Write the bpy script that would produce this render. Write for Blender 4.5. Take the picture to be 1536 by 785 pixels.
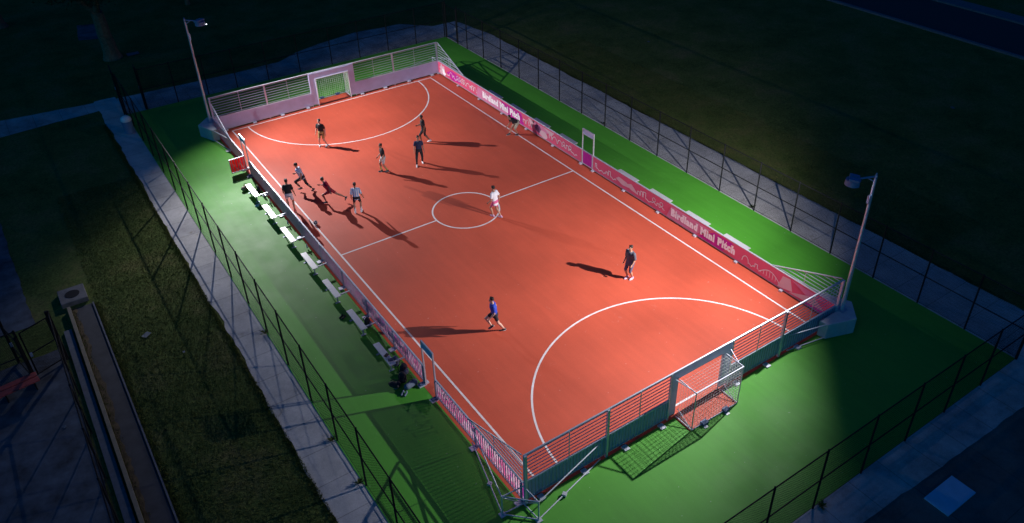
import bpy, bmesh, math, random
from mathutils import Vector, Matrix
R = math.radians
random.seed(7)
for o in list(bpy.data.objects): bpy.data.objects.remove(o)
scene = bpy.context.scene
C = scene.collection

# ------------------------------------------------------------------ camera
cam_d = bpy.data.cameras.new('camera'); cam = bpy.data.objects.new('camera', cam_d); C.objects.link(cam)
YAW, PITCH, ROLL = -0.592182095, -0.588231077, -0.0192633292
fw = Vector((-math.sin(YAW)*math.cos(PITCH), math.cos(YAW)*math.cos(PITCH), math.sin(PITCH)))
r0 = Vector((math.cos(YAW), math.sin(YAW), 0)); u0 = r0.cross(fw)
rr = math.cos(ROLL)*r0 + math.sin(ROLL)*u0; uu = -math.sin(ROLL)*r0 + math.cos(ROLL)*u0
m = Matrix((rr, uu, -fw)).transposed().to_4x4(); m.translation = Vector((-17.0869960, -30.8969230, 21.9238540))
cam.matrix_world = m
cam_d.sensor_fit = 'HORIZONTAL'; cam_d.sensor_width = 36.0
cam_d.lens = 36.0*1209.02/1536.0
cam_d.shift_x = -21.35/1536.0; cam_d.shift_y = -41.84/1536.0
cam_d.clip_start = 0.1; cam_d.clip_end = 2000
scene.camera = cam

# ------------------------------------------------------------------ world: the last light of dusk
w = bpy.data.worlds.new('World'); scene.world = w; w.use_nodes = True
nt = w.node_tree; nt.nodes.clear()
sky = nt.nodes.new('ShaderNodeTexSky'); sky.sky_type = 'NISHITA'; sky.sun_disc = False
sky.sun_elevation = R(-4.0); sky.sun_rotation = R(-110); sky.ozone_density = 6.0; sky.air_density = 1.5
tint = nt.nodes.new('ShaderNodeVectorMath'); tint.operation = 'MULTIPLY'; tint.inputs[1].default_value = (0.13, 1.7, 1.0)
bg = nt.nodes.new('ShaderNodeBackground'); bg.inputs['Strength'].default_value = 8.6
wo = nt.nodes.new('ShaderNodeOutputWorld')
nt.links.new(sky.outputs[0], tint.inputs[0]); nt.links.new(tint.outputs[0], bg.inputs['Color']); nt.links.new(bg.outputs[0], wo.inputs[0])

LAMP_COL = (1.0, 0.965, 1.0)
# each head throws a "bat wing": a broad pair, a flatter wide pair one long throw and a side fill (tilt from straight down, cone, turn, watts)
LAMP_BEAMS = ((58, 120, 25, 3450), (58, 120, -25, 3450), (76, 84, 45, 7200), (76, 84, -45, 7200), (68, 60, 0, 6600), (56, 84, 54, 1150))
scene.view_settings.view_transform = 'Standard'
scene.view_settings.look = 'None'
scene.view_settings.exposure = 0.0
scene.view_settings.gamma = 1.0
scene.view_settings.use_curve_mapping = False
scene.render.engine = 'CYCLES'

# ------------------------------------------------------------------ materials
def M(name, col, rough=0.7, metal=0.0, var=0.0, scale=3.0, col2=None, bump=0.0, bscale=20.0, spec=0.5, trans=0.0, detail=6.0):
    mt = bpy.data.materials.new(name); mt.use_nodes = True; n = mt.node_tree; b = n.nodes['Principled BSDF']
    b.inputs['Roughness'].default_value = rough; b.inputs['Metallic'].default_value = metal
    b.inputs['Specular IOR Level'].default_value = spec
    b.inputs['Base Color'].default_value = (*col, 1)
    if var > 0 or col2:
        tc = n.nodes.new('ShaderNodeTexCoord'); nz = n.nodes.new('ShaderNodeTexNoise')
        nz.inputs['Scale'].default_value = scale; nz.inputs['Detail'].default_value = detail; nz.inputs['Roughness'].default_value = 0.62
        n.links.new(tc.outputs['Object'], nz.inputs['Vector'])
        rp = n.nodes.new('ShaderNodeValToRGB')
        c2 = col2 if col2 else tuple(c*(1+var) for c in col)
        c1 = col if col2 else tuple(c*(1-var) for c in col)
        rp.color_ramp.elements[0].position = 0.32; rp.color_ramp.elements[1].position = 0.68
        rp.color_ramp.elements[0].color = (*c1, 1); rp.color_ramp.elements[1].color = (*c2, 1)
        n.links.new(nz.outputs['Fac'], rp.inputs['Fac']); n.links.new(rp.outputs['Color'], b.inputs['Base Color'])
    if bump > 0:
        tc = n.nodes.new('ShaderNodeTexCoord'); nz = n.nodes.new('ShaderNodeTexNoise'); nz.inputs['Scale'].default_value = bscale
        nz.inputs['Detail'].default_value = 4
        n.links.new(tc.outputs['Object'], nz.inputs['Vector'])
        bp = n.nodes.new('ShaderNodeBump'); bp.inputs['Strength'].default_value = bump; bp.inputs['Distance'].default_value = 0.02
        n.links.new(nz.outputs['Fac'], bp.inputs['Height']); n.links.new(bp.outputs['Normal'], b.inputs['Normal'])
    if trans > 0:
        tr = n.nodes.new('ShaderNodeBsdfTranslucent'); mx = n.nodes.new('ShaderNodeMixShader'); mx.inputs[0].default_value = trans
        src = b.inputs['Base Color'].links[0].from_socket if b.inputs['Base Color'].links else None
        if src: n.links.new(src, tr.inputs['Color'])
        else: tr.inputs['Color'].default_value = (*col, 1)
        out = n.nodes['Material Output']
        n.links.new(b.outputs[0], mx.inputs[1]); n.links.new(tr.outputs[0], mx.inputs[2]); n.links.new(mx.outputs[0], out.inputs['Surface'])
    return mt

def court_mat(name, col, patch, scuff):
    """acrylic sport surface: large soft tone shifts, fine grain, pale scuffs and specks"""
    mt = bpy.data.materials.new(name); mt.use_nodes = True; n = mt.node_tree; b = n.nodes['Principled BSDF']; L = n.links.new
    tc = n.nodes.new('ShaderNodeTexCoord')
    def noise(sc, det, ro=0.6, vec=None, dist=0.0):
        z = n.nodes.new('ShaderNodeTexNoise'); z.inputs['Scale'].default_value = sc; z.inputs['Detail'].default_value = det
        z.inputs['Roughness'].default_value = ro; z.inputs['Distortion'].default_value = dist
        L(vec if vec else tc.outputs['Object'], z.inputs['Vector']); return z.outputs['Fac']
    def ramp(v, a, b_, c0, c1):
        r = n.nodes.new('ShaderNodeValToRGB'); r.color_ramp.elements[0].position = a; r.color_ramp.elements[1].position = b_
        r.color_ramp.elements[0].color = (*c0, 1); r.color_ramp.elements[1].color = (*c1, 1); L(v, r.inputs[0]); return r.outputs[0]
    def mix(kind, f, A, B):
        x = n.nodes.new('ShaderNodeMix'); x.data_type = 'RGBA'; x.blend_type = kind
        if isinstance(f, float): x.inputs[0].default_value = f
        else: L(f, x.inputs[0])
        for s, v in ((6, A), (7, B)):
            if isinstance(v, tuple): x.inputs[s].default_value = (*v, 1)
            else: L(v, x.inputs[s])
        return x.outputs[2]
    base = ramp(noise(0.22, 5), 0.3, 0.7, tuple(c*(1-patch) for c in col), tuple(c*(1+patch) for c in col))
    mp = n.nodes.new('ShaderNodeMapping'); mp.inputs['Scale'].default_value = (3.2, 0.25, 1); mp.inputs['Rotation'].default_value = (0, 0, R(8)); L(tc.outputs['Object'], mp.inputs[0])
    base = mix('MULTIPLY', 0.55, base, ramp(noise(1.2, 6, vec=mp.outputs[0]), 0.35, 0.65, (.91, .91, .91), (1.06, 1.06, 1.06)))
    base = mix('MULTIPLY', 1.0, base, ramp(noise(38, 4), 0.3, 0.7, (.9, .9, .9), (1.1, 1.1, 1.1)))
    base = mix('MIX', ramp(noise(2.6, 8, 0.75, dist=1.5), 0.62, 0.78, (0, 0, 0), (.26, .26, .26)), base, scuff)
    base = mix('MIX', ramp(noise(7.0, 3, 0.5), 0.715, 0.745, (0, 0, 0), (.6, .6, .6)), base, scuff)
    L(base, b.inputs['Base Color'])
    L(ramp(noise(0.7, 5), 0.3, 0.7, (.60, .60, .60), (.69, .69, .69)), b.inputs['Roughness'])
    b.inputs['Specular IOR Level'].default_value = 0.42
    bp = n.nodes.new('ShaderNodeBump'); bp.inputs['Strength'].default_value = 0.25; bp.inputs['Distance'].default_value = 0.004
    L(noise(160, 3), bp.inputs['Height']); L(bp.outputs[0], b.inputs['Normal'])
    return mt

def grass_mat():
    mt = bpy.data.materials.new('grass'); mt.use_nodes = True; n = mt.node_tree; b = n.nodes['Principled BSDF']; L = n.links.new
    tc = n.nodes.new('ShaderNodeTexCoord')
    def noise(sc, det, ro=.65):
        z = n.nodes.new('ShaderNodeTexNoise'); z.inputs['Scale'].default_value = sc; z.inputs['Detail'].default_value = det; z.inputs['Roughness'].default_value = ro
        L(tc.outputs['Object'], z.inputs[0]); return z.outputs[0]
    r = n.nodes.new('ShaderNodeValToRGB'); L(noise(0.35, 9, .72), r.inputs[0])
    e = r.color_ramp.elements; e[0].position = .3; e[0].color = (.05, .085, .022, 1); e[1].position = .72; e[1].color = (.19, .165, .075, 1)
    k = e.new(.5); k.color = (.10, .14, .04, 1)
    r2 = n.nodes.new('ShaderNodeValToRGB'); L(noise(9, 8, .8), r2.inputs[0]); e = r2.color_ramp.elements
    e[0].position = .32; e[0].color = (.35, .35, .35, 1); e[1].position = .7; e[1].color = (1.5, 1.45, 1.3, 1)
    x = n.nodes.new('ShaderNodeMix'); x.data_type = 'RGBA'; x.blend_type = 'MULTIPLY'; x.inputs[0].default_value = 1
    L(r.outputs[0], x.inputs[6]); L(r2.outputs[0], x.inputs[7]); L(x.outputs[2], b.inputs['Base Color'])
    b.inputs['Roughness'].default_value = .95; b.inputs['Specular IOR Level'].default_value = .1
    bp = n.nodes.new('ShaderNodeBump'); bp.inputs['Strength'].default_value = 1; bp.inputs['Distance'].default_value = .06
    L(noise(14, 8, .8), bp.inputs['Height']); L(bp.outputs[0], b.inputs['Normal'])
    return mt

def concrete_mat(name, col, joint_x=None, joint_y=None, dark=.6, stain=.35):
    mt = bpy.data.materials.new(name); mt.use_nodes = True; n = mt.node_tree; b = n.nodes['Principled BSDF']; L = n.links.new
    tc = n.nodes.new('ShaderNodeTexCoord')
    def noise(sc, det, ro=.6, dist=0.):
        z = n.nodes.new('ShaderNodeTexNoise'); z.inputs['Scale'].default_value = sc; z.inputs['Detail'].default_value = det; z.inputs['Roughness'].default_value = ro
        z.inputs['Distortion'].default_value = dist
        L(tc.outputs['Object'], z.inputs[0]); return z.outputs[0]
    def ramp(v, a, b_, c0, c1):
        r = n.nodes.new('ShaderNodeValToRGB'); r.color_ramp.elements[0].position = a; r.color_ramp.elements[1].position = b_
        r.color_ramp.elements[0].color = (*c0, 1); r.color_ramp.elements[1].color = (*c1, 1); L(v, r.inputs[0]); return r.outputs[0]
    def mul(A, B):
        x = n.nodes.new('ShaderNodeMix'); x.data_type = 'RGBA'; x.blend_type = 'MULTIPLY'; x.inputs[0].default_value = 1
        L(A, x.inputs[6]); L(B, x.inputs[7]); return x.outputs[2]
    base = ramp(noise(.5, 8, .7), .3, .7, tuple(c*(1-stain) for c in col), tuple(c*(1+stain*.5) for c in col))
    base = mul(base, ramp(noise(25, 5), .3, .7, (.85,)*3, (1.1,)*3))
    base = mul(base, ramp(noise(1.6, 8, .7, 1.0), .58, .72, (1,)*3, (.72, .68, .6)))
    sep = n.nodes.new('ShaderNodeSeparateXYZ'); L(tc.outputs['Object'], sep.inputs[0])
    for ax, sp in ((0, joint_x), (1, joint_y)):
        if not sp: continue
        a = n.nodes.new('ShaderNodeMath'); a.operation = 'PINGPONG'; L(sep.outputs[ax], a.inputs[0]); a.inputs[1].default_value = sp/2
        base = mul(base, ramp(a.outputs[0], .008, .025, (dark,)*3, (1,)*3))
        # each slab has its own tone
        f = n.nodes.new('ShaderNodeMath'); f.operation = 'DIVIDE'; L(sep.outputs[ax], f.inputs[0]); f.inputs[1].default_value = sp
        g = n.nodes.new('ShaderNodeMath'); g.operation = 'FLOOR'; L(f.outputs[0], g.inputs[0])
        wn = n.nodes.new('ShaderNodeTexWhiteNoise'); wn.noise_dimensions = '1D'; L(g.outputs[0], wn.inputs['W'])
        base = mul(base, ramp(wn.outputs['Value'], 0, 1, (.92, .92, .93), (1.04, 1.03, 1.0)))
    L(base, b.inputs['Base Color']); b.inputs['Roughness'].default_value = .85; b.inputs['Specular IOR Level'].default_value = .3
    bp = n.nodes.new('ShaderNodeBump'); bp.inputs['Strength'].default_value = .4; bp.inputs['Distance'].default_value = .01
    L(noise(30, 5), bp.inputs['Height']); L(bp.outputs[0], b.inputs['Normal'])
    return mt

def chain_mat(name, col, pitch=.055, wire=.10, axis='x'):
    """woven wire: diamond holes are really open"""
    mt = bpy.data.materials.new(name); mt.use_nodes = True; n = mt.node_tree; b = n.nodes['Principled BSDF']; L = n.links.new
    b.inputs['Base Color'].default_value = (*col, 1); b.inputs['Roughness'].default_value = .8; b.inputs['Specular IOR Level'].default_value = .03
    tc = n.nodes.new('ShaderNodeTexCoord'); sep = n.nodes.new('ShaderNodeSeparateXYZ'); L(tc.outputs['Object'], sep.inputs[0])
    h = sep.outputs[0 if axis == 'x' else 1]
    fac = []
    for op in ('ADD', 'SUBTRACT'):
        a = n.nodes.new('ShaderNodeMath'); a.operation = op; L(h, a.inputs[0]); L(sep.outputs[2], a.inputs[1])
        d = n.nodes.new('ShaderNodeMath'); d.operation = 'PINGPONG'; L(a.outputs[0], d.inputs[0]); d.inputs[1].default_value = pitch/2*1.414
        c = n.nodes.new('ShaderNodeMath'); c.operation = 'LESS_THAN'; L(d.outputs[0], c.inputs[0]); c.inputs[1].default_value = pitch*wire
        fac.append(c.outputs[0])
    mxm = n.nodes.new('ShaderNodeMath'); mxm.operation = 'MAXIMUM'; L(fac[0], mxm.inputs[0]); L(fac[1], mxm.inputs[1])
    tr = n.nodes.new('ShaderNodeBsdfTransparent'); mx = n.nodes.new('ShaderNodeMixShader')
    L(mxm.outputs[0], mx.inputs[0]); L(tr.outputs[0], mx.inputs[1]); L(b.outputs[0], mx.inputs[2]); L(mx.outputs[0], n.nodes['Material Output'].inputs[0])
    return mt

def emit_mat(name, col, s):
    mt = bpy.data.materials.new(name); mt.use_nodes = True; b = mt.node_tree.nodes['Principled BSDF']
    b.inputs['Base Color'].default_value = (*col, 1); b.inputs['Emission Color'].default_value = (*col, 1); b.inputs['Emission Strength'].default_value = s
    return mt

def banner_mat(thin=.40, cols=((.62, .03, .34), (.80, .09, .24), (.82, .085, .13), (.86, .24, .46)), see=0.0):
    mt = bpy.data.materials.new('banner_vinyl_mesh'); mt.use_nodes = True; n = mt.node_tree; b = n.nodes['Principled BSDF']; L = n.links.new
    tc = n.nodes.new('ShaderNodeTexCoord')
    mp = n.nodes.new('ShaderNodeMapping'); mp.inputs['Scale'].default_value = (0, .28, .35); mp.inputs['Location'].default_value = (3.1, 1.7, 0)
    if see: mp.inputs['Scale'].default_value = (0, 1.9, 1.3); L(tc.outputs['Object'], mp.inputs[0])
    z = n.nodes.new('ShaderNodeTexNoise'); z.inputs['Scale'].default_value = 1.0; z.inputs['Detail'].default_value = 2; L(mp.outputs[0], z.inputs[0])
    r = n.nodes.new('ShaderNodeValToRGB'); L(z.outputs[0], r.inputs[0]); e = r.color_ramp.elements
    e[0].position = .34; e[0].color = (*cols[0], 1); e[1].position = .66; e[1].color = (*cols[3], 1)
    k = e.new(.44); k.color = (*cols[1], 1); k = e.new(.55); k.color = (*cols[2], 1)
    L(r.outputs[0], b.inputs['Base Color']); b.inputs['Roughness'].default_value = .55
    tr = n.nodes.new('ShaderNodeBsdfTranslucent'); L(r.outputs[0], tr.inputs[0])
    mx = n.nodes.new('ShaderNodeMixShader'); mx.inputs[0].default_value = thin
    L(b.outputs[0], mx.inputs[1]); L(tr.outputs[0], mx.inputs[2])
    tp = n.nodes.new('ShaderNodeBsdfTransparent'); m2 = n.nodes.new('ShaderNodeMixShader'); m2.inputs[0].default_value = see   # the open weave lets some light straight through
    L(mx.outputs[0], m2.inputs[1]); L(tp.outputs[0], m2.inputs[2]); L(m2.outputs[0], n.nodes['Material Output'].inputs[0])
    return mt

def stripe_mat(name, c1, c2, period):
    mt = bpy.data.materials.new(name); mt.use_nodes = True; n = mt.node_tree; b = n.nodes['Principled BSDF']; L = n.links.new
    tc = n.nodes.new('ShaderNodeTexCoord'); sep = n.nodes.new('ShaderNodeSeparateXYZ'); L(tc.outputs['Object'], sep.inputs[0])
    d = n.nodes.new('ShaderNodeMath'); d.operation = 'PINGPONG'; L(sep.outputs[0], d.inputs[0]); d.inputs[1].default_value = period/2
    c = n.nodes.new('ShaderNodeMath'); c.operation = 'LESS_THAN'; L(d.outputs[0], c.inputs[0]); c.inputs[1].default_value = period/4
    x = n.nodes.new('ShaderNodeMix'); x.data_type = 'RGBA'; L(c.outputs[0], x.inputs[0]); x.inputs[6].default_value = (*c1, 1); x.inputs[7].default_value = (*c2, 1)
    L(x.outputs[2], b.inputs['Base Color']); b.inputs['Roughness'].default_value = .8
    return mt

mt_red = court_mat('court_red', (.52, .083, .040), .12, (.62, .30, .25))
mt_green = court_mat('court_green', (.066, .30, .022), .12, (.30, .42, .25))
mt_line = M('line_paint', (.80, .78, .78), .55, col2=(.66, .58, .56), scale=2.2, detail=9)
mt_grass = grass_mat()
mt_conc = concrete_mat('concrete_walk', (.50, .49, .48), joint_y=1.52)
mt_concx = concrete_mat('concrete_walk_cross', (.42, .41, .41), joint_x=1.52, stain=.6)
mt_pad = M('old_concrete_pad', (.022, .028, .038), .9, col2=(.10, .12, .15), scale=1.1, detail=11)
mt_oldp = concrete_mat('dark_pavement', (.13, .13, .12), joint_x=3.1, joint_y=2.6, stain=.5)
mt_block = M('precast_concrete', (.50, .50, .50), .8, var=.10, scale=4, bump=.2)
mt_box = M('stained_concrete', (.11, .11, .115), .85, var=.3, scale=3, detail=8)
mt_scrap = M('weathered_scrap', (.08, .11, .14), .8)
mt_slab = M('pale_slab', (.36, .52, .68), .8, var=.06, scale=3)
mt_kerb = M('kerb_concrete', (.20, .17, .12), .85, var=.15, scale=5)
mt_kerbd = M('weathered_kerb', (.11, .12, .14), .85, var=.2, scale=5)
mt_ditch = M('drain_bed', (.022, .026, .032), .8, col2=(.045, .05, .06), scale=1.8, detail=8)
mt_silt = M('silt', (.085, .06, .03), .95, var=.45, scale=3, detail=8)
mt_asph = M('asphalt', (.032, .032, .036), .9, var=.2, scale=8)
mt_galv = M('galvanised_steel', (.58, .61, .68), .42, .35, var=.08, scale=8)
mt_galvd = M('grey_powder_steel', (.33, .37, .47), .5, .2, var=.08, scale=8)
mt_sheet = M('kickboard_sheet', (.48, .53, .76), .55, .1, var=.07, scale=2.2)
mt_post = M('black_coated_steel', (.010, .010, .012), .6, spec=.2)
mt_chain = chain_mat('black_chain_link', (.004, .004, .005), axis='y')
mt_chainx = chain_mat('black_chain_link_cross', (.004, .004, .005), axis='x')
mt_net = M('net_cord', (.72, .72, .72), .8)
mt_alu = M('bench_aluminium', (.70, .70, .69), .38, .35, var=.05, scale=6)
mt_bluep = M('blue_cap', (.05, .10, .20), .6)
mt_banner = banner_mat(.22, ((.68, .04, .38), (.86, .12, .28), (.88, .11, .17), (.90, .30, .52))); mt_banner_open = banner_mat(.72, ((.66, .02, .52), (.92, .78, .88), (.80, .06, .34), (.92, .66, .82)), .22)
mt_palel = M('open_weave_pale', (.88, .72, .76), .55, trans=.75); mt_pinkl = M('open_weave_pink', (.86, .30, .52), .55, trans=.75)
mt_art = M('banner_print_white', (.93, .91, .91), .55)
mt_pale = M('banner_print_pale_pink', (.84, .58, .62), .55, trans=.25)
mt_pale2 = M('banner_print_rose', (.82, .30, .50), .55, trans=.3)
mt_plum = M('banner_print_plum', (.22, .07, .20), .55, trans=.3)
mt_mag = M('banner_print_magenta', (.70, .02, .46), .55, trans=.4, var=.12, scale=4)
mt_wood = M('red_painted_plank', (.42, .06, .05), .6, var=.2, scale=6)
mt_bark = M('bark', (.19, .13, .08), .95, var=.35, scale=6, bump=.8, bscale=8)
mt_leaf = M('leaf', (.035, .06, .02), .7, col2=(.07, .085, .03), scale=.9, trans=.15)
mt_leafr = M('leaf_red', (.10, .03, .02), .7, var=.3, scale=1.5)
mt_black = M('black_fabric', (.02, .02, .025), .8, var=.25, scale=12)
mt_blueg = M('grey_blue_fabric', (.12, .16, .22), .8, var=.2, scale=12)
mt_white = M('white_plastic', (.75, .75, .76), .4)
mt_binb = M('bin_blue_grey', (.12, .2, .33), .5)
mt_lamp = emit_mat('led_lens', (1.0, .97, 1.0), 5.0)
mt_head = M('lamp_housing', (.16, .26, .42), .45, .1)
mt_blade = M('grass_blade', (.05, .085, .02), .8, col2=(.12, .12, .04), scale=1.1, trans=.2, spec=.03)

# ------------------------------------------------------------------ mesh helpers
class MB:
    def __init__(s): s.v = []; s.f = []
    def add(s, vs, fs):
        k = len(s.v); s.v += [tuple(v) for v in vs]; s.f += [tuple(i+k for i in f) for f in fs]; return s
    def box(s, c, d, rz=0.0, rx=0.0, ry=0.0):
        hx, hy, hz = d[0]/2, d[1]/2, d[2]/2
        mt = Matrix.Rotation(rz, 3, 'Z') @ Matrix.Rotation(ry, 3, 'Y') @ Matrix.Rotation(rx, 3, 'X'); c = Vector(c)
        vs = [c + mt @ Vector((x*hx, y*hy, z*hz)) for z in (-1, 1) for x, y in ((-1, -1), (1, -1), (1, 1), (-1, 1))]
        return s.add(vs, [(3, 2, 1, 0), (4, 5, 6, 7), (0, 1, 5, 4), (1, 2, 6, 5), (2, 3, 7, 6), (3, 0, 4, 7)])
    def tube(s, a, b, r, r2=None, n=8, square=False):
        a, b = Vector(a), Vector(b); r2 = r if r2 is None else r2
        d = (b-a).normalized(); up = Vector((0, 0, 1)) if abs(d.z) < .9 else Vector((0, 1, 0))
        x = d.cross(up).normalized(); y = d.cross(x)
        if square: n = 4
        o = math.pi/4 if square else 0; q = 1.414 if square else 1
        vs = []
        for p, rad in ((a, r), (b, r2)):
            for i in range(n):
                t = 2*math.pi*i/n + o; vs.append(p + q*rad*(math.cos(t)*x + math.sin(t)*y))
        fs = [(i, (i+1) % n, n+(i+1) % n, n+i) for i in range(n)] + [tuple(range(n-1, -1, -1)), tuple(range(n, 2*n))]
        return s.add(vs, fs)
    def prism(s, poly, z0, z1):
        n = len(poly); vs = [(x, y, z0) for x, y in poly] + [(x, y, z1) for x, y in poly]
        return s.add(vs, [(i, (i+1) % n, n+(i+1) % n, n+i) for i in range(n)] + [tuple(range(n-1, -1, -1)), tuple(range(n, 2*n))])
    def sheet(s, poly, z):
        return s.add([(x, y, z) for x, y in poly], [tuple(range(len(poly)))])
    def ell(s, c, rx, ry, rz, mt=None, n=14, k=9):
        c = Vector(c); mt = mt or Matrix.Identity(3); vs = [c + mt @ Vector((0, 0, rz))]
        for j in range(1, k):
            a = math.pi*j/k
            for i in range(n):
                t = 2*math.pi*i/n; vs.append(c + mt @ Vector((rx*math.sin(a)*math.cos(t), ry*math.sin(a)*math.sin(t), rz*math.cos(a))))
        vs.append(c - mt @ Vector((0, 0, rz))); L_ = len(vs)-1; fs = []
        for i in range(n): fs.append((0, 1+i, 1+(i+1) % n)); fs.append((L_, L_-n+(i+1) % n, L_-n+i))
        for j in range(k-2):
            for i in range(n): a = 1+j*n; fs.append((a+i, a+n+i, a+n+(i+1) % n, a+(i+1) % n))
        return s.add(vs, fs)
    def cap(s, a, b, ra, rb, n=12):
        """tapered capsule"""
        a, b = Vector(a), Vector(b); d = b-a
        if d.length < 1e-5: return s.ell(a, ra, ra, ra)
        d.normalize(); up = Vector((0, 0, 1)) if abs(d.z) < .9 else Vector((0, 1, 0)); x = d.cross(up).normalized(); y = d.cross(x)
        rings = []
        for t in (80, 55, 28, 0): rings.append((a - d*ra*math.sin(R(t)), ra*math.cos(R(t))))
        for t in (0, 28, 55, 80): rings.append((b + d*rb*math.sin(R(t)), rb*math.cos(R(t))))
        return s.rings([(p, x*r, y*r) for p, r in rings], n)
    def rings(s, rg, n=16):
        vs = []
        for p, x, y in rg:
            for i in range(n): t = 2*math.pi*i/n; vs.append(Vector(p) + math.cos(t)*x + math.sin(t)*y)
        fs = []
        for j in range(len(rg)-1):
            for i in range(n): fs.append((j*n+i, j*n+(i+1) % n, (j+1)*n+(i+1) % n, (j+1)*n+i))
        fs.append(tuple(range(n-1, -1, -1))); fs.append(tuple(range((len(rg)-1)*n, len(rg)*n)))
        return s.add(vs, fs)
    def build(s, name, mat, parent=None, bevel=0.0, smooth=False, loc=None):
        me = bpy.data.meshes.new(name)
        vs = s.v
        if loc is not None: vs = [(x-loc[0], y-loc[1], z-loc[2]) for x, y, z in vs]
        me.from_pydata(vs, [], s.f); me.materials.append(mat)
        bm = bmesh.new(); bm.from_mesh(me); bmesh.ops.recalc_face_normals(bm, faces=bm.faces); bm.to_mesh(me); bm.free()
        me.update()
        if smooth:
            for p in me.polygons: p.use_smooth = True
        o = bpy.data.objects.new(name, me); C.objects.link(o)
        if loc is not None: o.location = loc
        if parent is not None: o.parent = parent
        if bevel > 0:
            b = o.modifiers.new('bevel', 'BEVEL'); b.width = bevel; b.segments = 2; b.limit_method = 'ANGLE'
        return o

def empty(name, loc=(0, 0, 0), rz=0.0):
    o = bpy.data.objects.new(name, None); C.objects.link(o); o.location = loc; o.rotation_euler = (0, 0, rz); o.empty_display_size = .2; return o
def tag(o, label=None, cat=None, group=None, kind=None):
    if label: o['label'] = label
    if cat: o['category'] = cat
    if group: o['group'] = group
    if kind: o['kind'] = kind
    return o
def struct(o): o['kind'] = 'structure'; return o
def copy_tree(o, parent=None):
    c = o.copy(); C.objects.link(c)
    if parent is not None: c.parent = parent
    for ch in [k for k in bpy.data.objects if k.parent == o]: copy_tree(ch, c)
    return c
def rag(poly, step=.35, amp=.05, seed=1, skip=()):
    """ragged edge for places where grass creeps over paving"""
    rnd = random.Random(seed); out = []
    for i in range(len(poly)):
        a = Vector(poly[i]); b = Vector(poly[(i+1) % len(poly)]); out.append(tuple(a))
        if i in skip: continue
        L_ = (b-a).length; n = int(L_/step); nr = Vector((-(b-a).y, (b-a).x)).normalized(); ph = 0
        for k in range(1, n):
            ph = .6*ph + rnd.uniform(-amp, amp); q = a + (b-a)*k/n + nr*ph; out.append((q.x, q.y))
    return out

# ------------------------------------------------------------------ the setting
WX, WY = 7.75, 16.6          # inside faces of the walls
LX, LY = 6.912, 16.306       # painted lines
struct(MB().sheet([(-260, -200), (320, -200), (320, 340), (-260, 340)], -.035).build('grass_ground', mt_grass))
struct(MB().sheet(rag([(11.8, -60), (14.95, -60), (14.95, 21.0), (14.2, 25.5), (11.8, 25.5)], seed=3, skip=(4,)), -.012).build('path', mt_conc))
struct(MB().sheet(rag([(-11.72, -60), (-11.72, 26.2), (-13.05, 26.2), (-13.05, 4), (-13.15, -60)], seed=4, amp=.06, skip=(0,)), -.016).build('path', mt_conc))
struct(MB().sheet(rag([(-30, 22.9), (-12.0, 24.6), (-11.5, 22.6), (12.2, 22.6), (12.2, 25.6), (10.3, 27.6), (6.4, 28.0), (3.4, 27.4), (1.2, 26.7), (-.6, 25.6), (-4, 25.5), (-11.9, 25.9), (-30, 27.9)], seed=5, amp=.035), -.020).build('path', mt_concx))
struct(MB().sheet(rag([(-12.2, -22.1), (-12.2, -23.2), (40, -24.35), (40, -22.1)], seed=6, amp=.03), -.008).build('path', mt_concx))
struct(MB().sheet([(-13.2, -22.8), (-13.2, -90), (60, -90), (60, -22.8)], -.024).build('old_pavement', mt_oldp))
struct(MB().prism([(2.95, -24.0), (4.5, -24.0), (4.5, -24.85), (2.95, -24.85)], -.02, .03).build('pale_paving_slab', mt_slab))
struct(MB().sheet([(-11.75, -22.15), (11.8, -22.15), (11.8, 22.75), (-11.75, 22.75)], 0).build('court_surround', mt_green))
pitch = MB()
gx = 1.22
pitch.sheet([(-WX-.14, -WY-.13), (-gx, -WY-.13), (-gx, -17.5), (gx, -17.5), (gx, -WY-.13), (WX+.14, -WY-.13), (WX+.14, WY+.13), (gx, WY+.13), (gx, 17.5), (-gx, 17.5), (-gx, WY+.13), (-WX-.14, WY+.13)], .004)
struct(pitch.build('pitch_surface', mt_red))
def strip(mb, a, b, w, z=.008):
    a, b = Vector(a), Vector(b); n = Vector((-(b-a).y, (b-a).x)).normalized()*w/2
    mb.add([(*(a-n), z), (*(b-n), z), (*(b+n), z), (*(a+n), z)], [(0, 1, 2, 3)])
def arc(mb, c, r, a0, a1, w, z=.008, n=64):
    vs = []; fs = []
    for i in range(n+1):
        t = R(a0+(a1-a0)*i/n)
        for q in (r-w/2, r+w/2): vs.append((c[0]+q*math.cos(t), c[1]+q*math.sin(t), z))
    for i in range(n): fs.append((2*i, 2*i+1, 2*i+3, 2*i+2))
    mb.add(vs, fs)
LWD = .08
l = MB(); h = LWD/2
strip(l, (-LX, -LY-h), (-LX, LY+h), LWD); strip(l, (LX, -LY-h), (LX, LY+h), LWD)
strip(l, (-LX+h, LY), (LX-h, LY), LWD); strip(l, (-LX+h, -LY), (LX-h, -LY), LWD)
struct(l.build('boundary_line', mt_line))
l = MB(); RC = 1.72
strip(l, (-LX+h, 0), (-RC-h+.002, 0), LWD); strip(l, (RC+h-.002, 0), (LX-h, 0), LWD)
struct(l.build('halfway_line', mt_line))
l = MB(); arc(l, (0, 0), RC, 0, 360, LWD); struct(l.build('centre_circle', mt_line))
for sgn in (1, -1):
    l = MB(); a = .4
    arc(l, (0, sgn*LY), 5.94, (180+a) if sgn > 0 else a, (360-a) if sgn > 0 else 180-a, LWD, n=90); struct(l.build('goal_arc_line', mt_line))

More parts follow.
